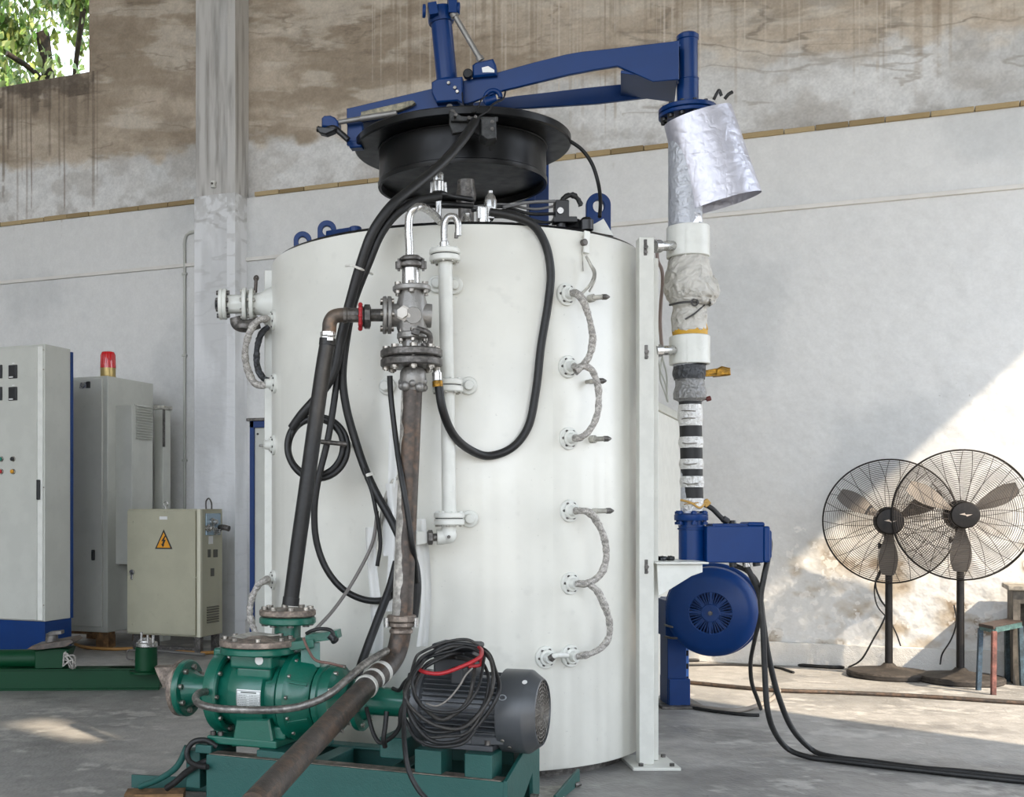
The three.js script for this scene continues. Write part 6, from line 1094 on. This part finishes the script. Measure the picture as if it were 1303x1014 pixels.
  for (const [u, v] of [[932, 717], [949, 717], [962, 716]]) add(w, 'lower_gland', [cyl(q(u, v - 2, DC - 0.05), q(u + 1, v + 4, DC - 0.05), 0.016)], u === 949 ? M.steel : M.plastic);
  single('valve_cable', 'short black cable from the tape knot down to the blue valve gearbox', 'cable', tube([q(897, 642, DC - 0.02), q(906, 647, DC - 0.02), q(916, 657, DC - 0.02), q(924, 665, DC - 0.02)], 0.011, 9, 40), M.cable);
  single('rag', 'dark oily rag lying on the white shelf beside the valve', 'rag', lumpyTube([q(838, 712, DC - 0.12), q(848, 710.5, DC - 0.1), q(858, 710.5, DC - 0.1)], 0.012, 0.4, 9, 30, 5), M.plastic);
  // thin wires hanging behind the post
  single('hanging_wire', 'thin brown wire hanging behind the post from the upper stand-off', 'wire', tube([q(836, 318, 5.35), q(837, 332, 5.35), q(842, 343, 5.36), q(843, 362, 5.36), q(841, 385, 5.36), q(840, 410, 5.36), q(842, 440, 5.36)], 0.008, 8, 80), std(0x8b7a72, 0.6));
  single('hanging_wire', 'thin pale wire looping behind the post from the lower stand-off', 'wire', tube([q(838, 415, 5.4), q(836, 440, 5.4), q(840, 470, 5.4), q(847, 490, 5.4), q(850, 512, 5.4), q(846, 500, 5.42), q(840, 480, 5.42), q(843, 450, 5.42)], 0.004, 7, 80), M.cabinetGrey);
  single('hanging_wire', 'thin grey wire dropping beside the riser behind the post', 'wire', tube([q(842, 430, 5.38), q(843, 455, 5.38), q(848, 475, 5.38), q(849, 508, 5.38)], 0.0045, 7, 50), M.cabinetGrey);
}
{ // blower
  const d = 6.05, m = mpp(d), f = P(904, 780, d), ax = FORE.clone().addScaledVector(RIGHT, 0.4).addScaledVector(UP, 0.03).normalize(), fr = ax.clone().negate();
  const t = thing('blower', 'round royal blue blower with a slotted front grille, on a blue post', 'blower', PF(858, 899));
  const s = (r) => r * m, o = off(f, ax, 0.3);
  add(t, 'front_dish', lathe(off(f, ax, 0.1), fr, [[s(57.5), -0.02], [s(58), 0.02], [s(57), 0.05], [s(52), 0.075], [s(44), 0.09], [s(27), 0.1], [s(26), 0.098], [s(26), 0.07]], 80, 0.5), M.blue);
  add(t, 'casing', [lathe(o, fr, [[0, 0], [s(52), 0], [s(54), 0.02], [s(54), 0.2], [s(56), 0.22]], 70), ring(off(f, ax, 0.19), fr, s(61), s(50), 0.03, 70), ring(off(f, ax, 0.24), fr, s(58), s(50), 0.02, 70)], M.blue);
  add(t, 'impeller', [disc(off(f, ax, 0.16), fr, s(30), 0.01, 40), ...Array.from({ length: 12 }, (_, i) => { const a = i * Math.PI / 6, q2 = qTo(fr), e = (r) => V(Math.cos(a) * s(r), 0, Math.sin(a) * s(r)).applyQuaternion(q2).add(off(f, ax, 0.14)); return beam(e(8), e(29), 0.006, 0.05, fr, 0.001); })], M.blue);
  const c = f.clone(), q = qTo(fr);
  for (let i = 0; i < 40; i++) { const a = i * Math.PI / 20, wd = i % 5 === 0 ? 0.014 : 0.0055, e = (r) => V(Math.cos(a) * s(r), 0.0, Math.sin(a) * s(r)).applyQuaternion(q).add(off(f, fr, -0.006)); add(t, 'grille_bar', beam(e(10), e(26.8), wd, 0.01, fr, 0.001), M.blue); }
  add(t, 'grille_hub', [disc(off(f, fr, -0.012), fr, s(11.5), 0.016, 36)], M.blue);
  add(t, 'hub_bolt', hex(off(f, fr, 0.004), fr, 0.012, 0.012), M.darkSteel);
  // post, clips and foot
  const b = PF(856.5, 897), th = Math.atan2(-RIGHT.z, RIGHT.x), top = P(856, 763, 6.4).y;
  add(t, 'post', [box(V(b.x, top / 2, b.z), 24 * mpp(6.5), top, 0.16, 0.005, th), box(V(b.x, 0.08, b.z).addScaledVector(RIGHT, 0.01), 27 * mpp(6.5), 0.16, 0.2, 0.006, th)], M.blue);
  const side = b.clone().addScaledVector(RIGHT, 0.068);
  add(t, 'slotted_strip', [box(V(side.x, top * 0.36, side.z), 0.018, top * 0.6, 0.08, 0.003, th)], std(0x3f6fb5, 0.45));
  for (const k of [0.2, 0.32, 0.44, 0.55]) add(t, 'slot', box(V(side.x, top * (k + 0.05), side.z).addScaledVector(FORE, -0.041), 0.012, 0.03, 0.004, 0.001, th), M.dark);
  add(t, 'foot', [box(V(b.x, 0.008, b.z).addScaledVector(RIGHT, 0.02), 0.24, 0.016, 0.3, 0.003, th)], M.darkSteel);
  add(t, 'pipe_band', [tube([P(846, 795, 6.2), P(852, 797, 6.15), P(858, 798, 6.15)], 0.006, 7), tube([P(847, 810, 6.2), P(856, 812, 6.15), P(862, 812, 6.15)], 0.006, 7)], M.darkSteel);
  add(t, 'back_box', [box(P(848, 785, 6.5), 0.06, 0.2, 0.2, 0.006, th)], M.blue);
}
// ================================================================ pedestal fans, stool, crate, floor cables
function fan(label, base, hub, R, turn) {
  const t = thing('pedestal_fan', label, 'fan', base), o = base;
  const F = V(Math.sin(turn), 0, Math.cos(turn)), S = V(Math.cos(turn), 0, -Math.sin(turn)), H = V(o.x, hub, o.z).addScaledVector(F, 0.06);
  const at = (r, a, f) => H.clone().addScaledVector(S, r * Math.cos(a)).addScaledVector(UP, r * Math.sin(a)).addScaledVector(F, f);
  const ringAt = (r, f, w, n = 72) => new THREE.TorusGeometry(r, w, 4, n).applyMatrix4(new THREE.Matrix4().makeBasis(S, UP, F)).translate(...off(H, F, f).toArray());
  add(t, 'base', lathe(o, UP, [[0, 0], [0.245, 0], [0.255, 0.008], [0.255, 0.03], [0.245, 0.04], [0.12, 0.055], [0.05, 0.07], [0.03, 0.09], [0, 0.09]], 56), std(0x453f3a, 0.75, 0, { map: rep(worn, 3) }), 'dusty black disc base');
  add(t, 'pole', [cyl(off(o, UP, 0.05), V(o.x, hub - 0.05, o.z), 0.024, 0.021, 20), cyl(V(o.x, hub - 0.22, o.z), V(o.x, hub - 0.05, o.z), 0.03, 0.03, 20)], M.fanBlack);
  add(t, 'height_knob', [cyl(V(o.x, hub - 0.16, o.z), V(o.x, hub - 0.16, o.z).addScaledVector(S, -0.05), 0.011), disc(V(o.x, hub - 0.16, o.z).addScaledVector(S, -0.05), S.clone().negate(), 0.02, 0.015, 12)], M.fanBlack);
  add(t, 'motor', [lathe(off(H, F, -0.17), F, [[0, 0], [0.05, 0], [0.085, 0.015], [0.092, 0.03], [0.092, 0.12], [0.08, 0.14], [0, 0.14]], 32), beam(V(o.x, hub - 0.09, o.z), off(H, F, -0.1), 0.06, 0.05)], M.fanBlack);
  const dome = (r, f0) => f0 * Math.sqrt(Math.max(0, 1 - (r / (R * 1.04)) ** 2));
  for (const [nm, f0] of [['front_cage', 0.095], ['rear_cage', -0.095]]) {
    const g = []; for (let i = 0; i < 27; i++) { const r = 0.07 + (R - 0.07) * (i + 1) / 27; g.push(ringAt(r, dome(r, f0), 0.00125)); }
    const c = add(t, nm, g, M.wire);
    for (let k = 0; k < 20; k++) { const a = k * Math.PI / 10 + (f0 > 0 ? 0 : 0.16), pts = []; for (let i = 0; i <= 6; i++) { const r = 0.05 + (R - 0.05) * i / 6, aa = a + 0.26 * (1 - i / 6) * (f0 > 0 ? 1 : -1); pts.push(at(r, aa, dome(r, f0))); } add(c, 'spoke', new THREE.TubeGeometry(new THREE.CatmullRomCurve3(pts), 12, 0.0019, 5), M.wire); }
  }
  add(t, 'rim', [ringAt(R + 0.002, 0, 0.0055, 90), ringAt(R, 0.022, 0.0035, 90)], M.fanBlack);
  add(t, 'front_cap', lathe(off(H, F, 0.068), F, [[0, 0], [0.078, 0], [0.084, 0.008], [0.084, 0.028], [0.076, 0.038], [0.03, 0.044], [0, 0.045]], 36), M.fanBlack);
  const badge = plate([[-0.035, 0.004], [-0.005, 0.012], [0, 0.002], [0.038, 0.004], [0.008, -0.01], [0, -0.002]].map(([a, b]) => off(H, F, 0.1145).addScaledVector(S, a).addScaledVector(UP, b)).reverse(), F, 0.003, 0);
  add(t, 'badge', badge, std(0xa79c92, 0.5));
  for (let k = 0; k < 3; k++) {
    const n = 10, m = 6, pos = [], idx = [], a0 = k * 2.094 + 0.5;
    for (let i = 0; i <= n; i++) for (let j = 0; j <= m; j++) { const r = 0.06 + (R * 0.88 - 0.06) * i / n, w = 0.16 + 0.42 * Math.sin(Math.PI * Math.min(1, 0.15 + i / n * 0.8)), s = (j / m - 0.5) * w * 0.9, p = at(r, a0 + s, -0.01 + 0.045 * (j / m - 0.5)); pos.push(p.x, p.y, p.z); }
    for (let i = 0; i < n; i++) for (let j = 0; j < m; j++) { const a = i * (m + 1) + j; idx.push(a, a + m + 1, a + 1, a + 1, a + m + 1, a + m + 2); }
    const g = new THREE.BufferGeometry().setAttribute('position', new THREE.BufferAttribute(new Float32Array(pos), 3)); g.setIndex(idx); g.computeVertexNormals();
    add(t, 'blade', g, M.bladeM ??= std(0x6b655f, 0.55, 0.2, { side: THREE.DoubleSide }));
  }
  return t;
}
const fb1 = PF(1131, 861), fb2 = PF(1222, 867.5);
fan('black pedestal fan nearer the furnace, its cage partly before the other cage', fb1, P(1137, 663, fb1.clone().sub(V(0, 0, 0)).dot(FORE)).y, 0.397, 0.02);
fan('black pedestal fan standing beside the wooden-topped stool', fb2, P(1222, 655, fb2.dot(FORE)).y, 0.405, 0.1);
{
  const q = (u, v, k = 0) => PI(u, v, WALL - 0.22 - k);
  single('fan_cord', 'thin black cord hanging from the fan nearer the furnace to the floor', 'cord', tube([q(1131, 680), q(1122, 720), q(1114, 742), q(1120, 762), q(1128, 775), q(1124, 790), q(1112, 812), q(1097, 838), off(PF(1080, 851), UP, 0.01), off(PF(1088, 850), UP, 0.01), off(PF(1098, 847), UP, 0.01)], 0.006, 7, 110), M.cable);
  single('fan_cord', 'second thin cord hanging beside the pole of the fan nearer the furnace', 'cord', tube([q(1126, 690), q(1120, 730), q(1113, 745), q(1116, 770), q(1132, 790), q(1140, 805), q(1146, 822)], 0.0045, 7, 70), M.cable);
  single('fan_cord', 'thin black cord along the pole foot of the fan beside the stool', 'cord', tube([q(1214, 770), q(1217, 790), q(1211, 812), q(1200, 830), off(PF(1190, 853), UP, 0.01), off(PF(1170, 851), UP, 0.01), off(PF(1150, 853), UP, 0.01)], 0.005, 7, 80), M.cable);
}
{ // stool
  const f = [PF(1245, 878), PF(1264, 884), PF(1301, 872.5)], b = f[0].clone().add(f[2]).sub(f[1]);
  f.push(f[0].clone().add(f[2]).sub(f[1]));
  const c = f[0].clone().add(f[2]).multiplyScalar(0.5), H = P(1266, 797, f[1].dot(FORE)).y;
  const t = thing('metal_stool', 'low square metal stool with worn blue and red painted legs', 'stool', c);
  const tops = f.map((p) => lerpV(p, c, 0.1).setY(H - 0.03));
  const cols = [0x3d5468, 0x83544c, 0x48606e, 0x3a4c54];
  f.forEach((p, i) => add(t, 'leg', [beam(off(p, UP, 0.0), tops[i], 0.026, 0.026, V(0.3, 0, 1))], std(cols[i], 0.6, 0.1, { map: rep(worn, 5) }), ['worn blue leg', 'worn red leg', 'worn blue leg', 'dark blue leg'][i]));
  add(t, 'seat', [plate([tops[1], tops[2], tops[3], tops[0]].map((p) => lerpV(p.clone().setY(H), V(c.x, H, c.z), -0.1)), UP, 0.018, 0.003)], std(0x4a3a33, 0.6, 0, { map: rep(worn, 3) }), 'dark scuffed seat');
  add(t, 'apron', [0, 1, 2, 3].map((i) => beam(off(tops[i], UP, 0.006), off(tops[(i + 1) % 4], UP, 0.006), 0.02, 0.032)), std(0x4d7070, 0.6, 0, { map: rep(worn, 5) }), 'teal painted rail');
}
{ // crate at the frame's edge
  const a = PF(1289, 871), y = P(1289, 745, a.dot(FORE)).y;
  const t = thing('sheet_metal_bin', 'worn grey sheet-metal bin with a dark opening behind the stool', 'bin', V(a.x + 0.3, 0, a.z));
  const w = P(1298, 783, a.dot(FORE) - 0.05).y, k = (x, yy) => V(a.x + x, yy, a.z), bm = std(0x77726a, 0.7, 0.1, { map: rep(worn, 2) });
  add(t, 'front', plate([k(0, 0), k(0.6, 0), k(0.6, y - 0.03), k(0, y - 0.03)], TOVIEW, 0.012, 0.001, [[k(0.04, w - 0.11), k(0.04, w + 0.07), k(0.3, w + 0.07), k(0.3, w - 0.11)]]), bm);
  add(t, 'body', [span(a.x, a.x + 0.012, 0, y - 0.03, a.z - 0.3, a.z - 0.012, 0.002), span(a.x + 0.588, a.x + 0.6, 0, y - 0.03, a.z - 0.3, a.z - 0.012, 0.002), span(a.x, a.x + 0.6, 0, 0.012, a.z - 0.3, a.z - 0.012, 0.002), span(a.x, a.x + 0.6, 0, y - 0.03, a.z - 0.31, a.z - 0.3, 0.002)], bm);
  add(t, 'lid', span(a.x - 0.03, a.x + 0.63, y - 0.03, y, a.z - 0.33, a.z + 0.03, 0.006), std(0xb5afa2, 0.6, 0, { map: rep(worn, 2) }));
}
{ // cables on the floor
  const G = (pts, r) => pts.map(([u, v, y]) => (y === undefined ? off(PF(u, v), UP, r) : P(u, v, y)));
  const K = (label, pts, r, mat = M.cable, seg = 120) => single('floor_cable', label, 'cable', tube(G(pts, r), r, 8, seg), mat);
  K('brown armoured cable running along the wall in the sunlit strip', [[838, 867], [870, 870], [930, 876], [990, 881], [1080, 884], [1180, 889], [1303, 897], [1430, 904], [1600, 916]], 0.0125, M.rawPipe);
  K('dark cable lying at the wall foot behind the blower', [[838, 842], [880, 842], [930, 841.5], [990, 846], [1060, 851], [1095, 850]], 0.012);
  K('thin dark cable on the floor just inside the wall cable', [[838, 848], [880, 847.5], [930, 847], [985, 850], [1010, 857]], 0.008);
  K('flat black cable along the shadow edge before the blower post', [[838, 899], [870, 901], [910, 907], [950, 911.5], [966, 912]], 0.009);
  K('grey hose curving on the floor round the hanging cables', [[872, 899], [900, 904], [935, 907], [968, 899], [987, 888], [991, 879], [984, 873]], 0.013, std(0x8b8379, 0.6));
  K('thick black cable hanging from the end of the blue valve gearbox to the floor', [[974, 676, 5.18], [979, 688, 5.18], [978, 705, 5.18], [972, 735, 5.16], [968, 760, 5.16], [971, 800, 5.15], [973, 850, 5.15], [977, 905, 5.15], [986, 932, 5.18], [1003, 953, 5.2], [1030, 967], [1070, 972], [1120, 978], [1200, 987], [1303, 998], [1380, 1005]], 0.0125, M.cable, 260);
  K('thick black cable hanging from the middle gland of the blue valve to the floor', [[950, 720, 5.16], [958, 737, 5.16], [966, 755, 5.17], [971, 790, 5.18], [978, 835, 5.2], [992, 890, 5.22], [1010, 930, 5.24], [1035, 955, 5.25], [1062, 967], [1110, 973], [1170, 981], [1230, 986], [1303, 994], [1380, 1000]], 0.0125, M.cable, 260);
  K('black cable from the front gland falling behind the others to the floor', [[934, 719, 5.16], [948, 725, 5.18], [960, 735, 5.2], [967, 752, 5.25], [968, 780, 5.4], [960, 815, 5.7], [955, 845, 5.95], [957, 870, 6.1], [964, 890, 6.2], [968, 904]], 0.0105, M.cable, 140);
}
renderer.render(scene, camera);
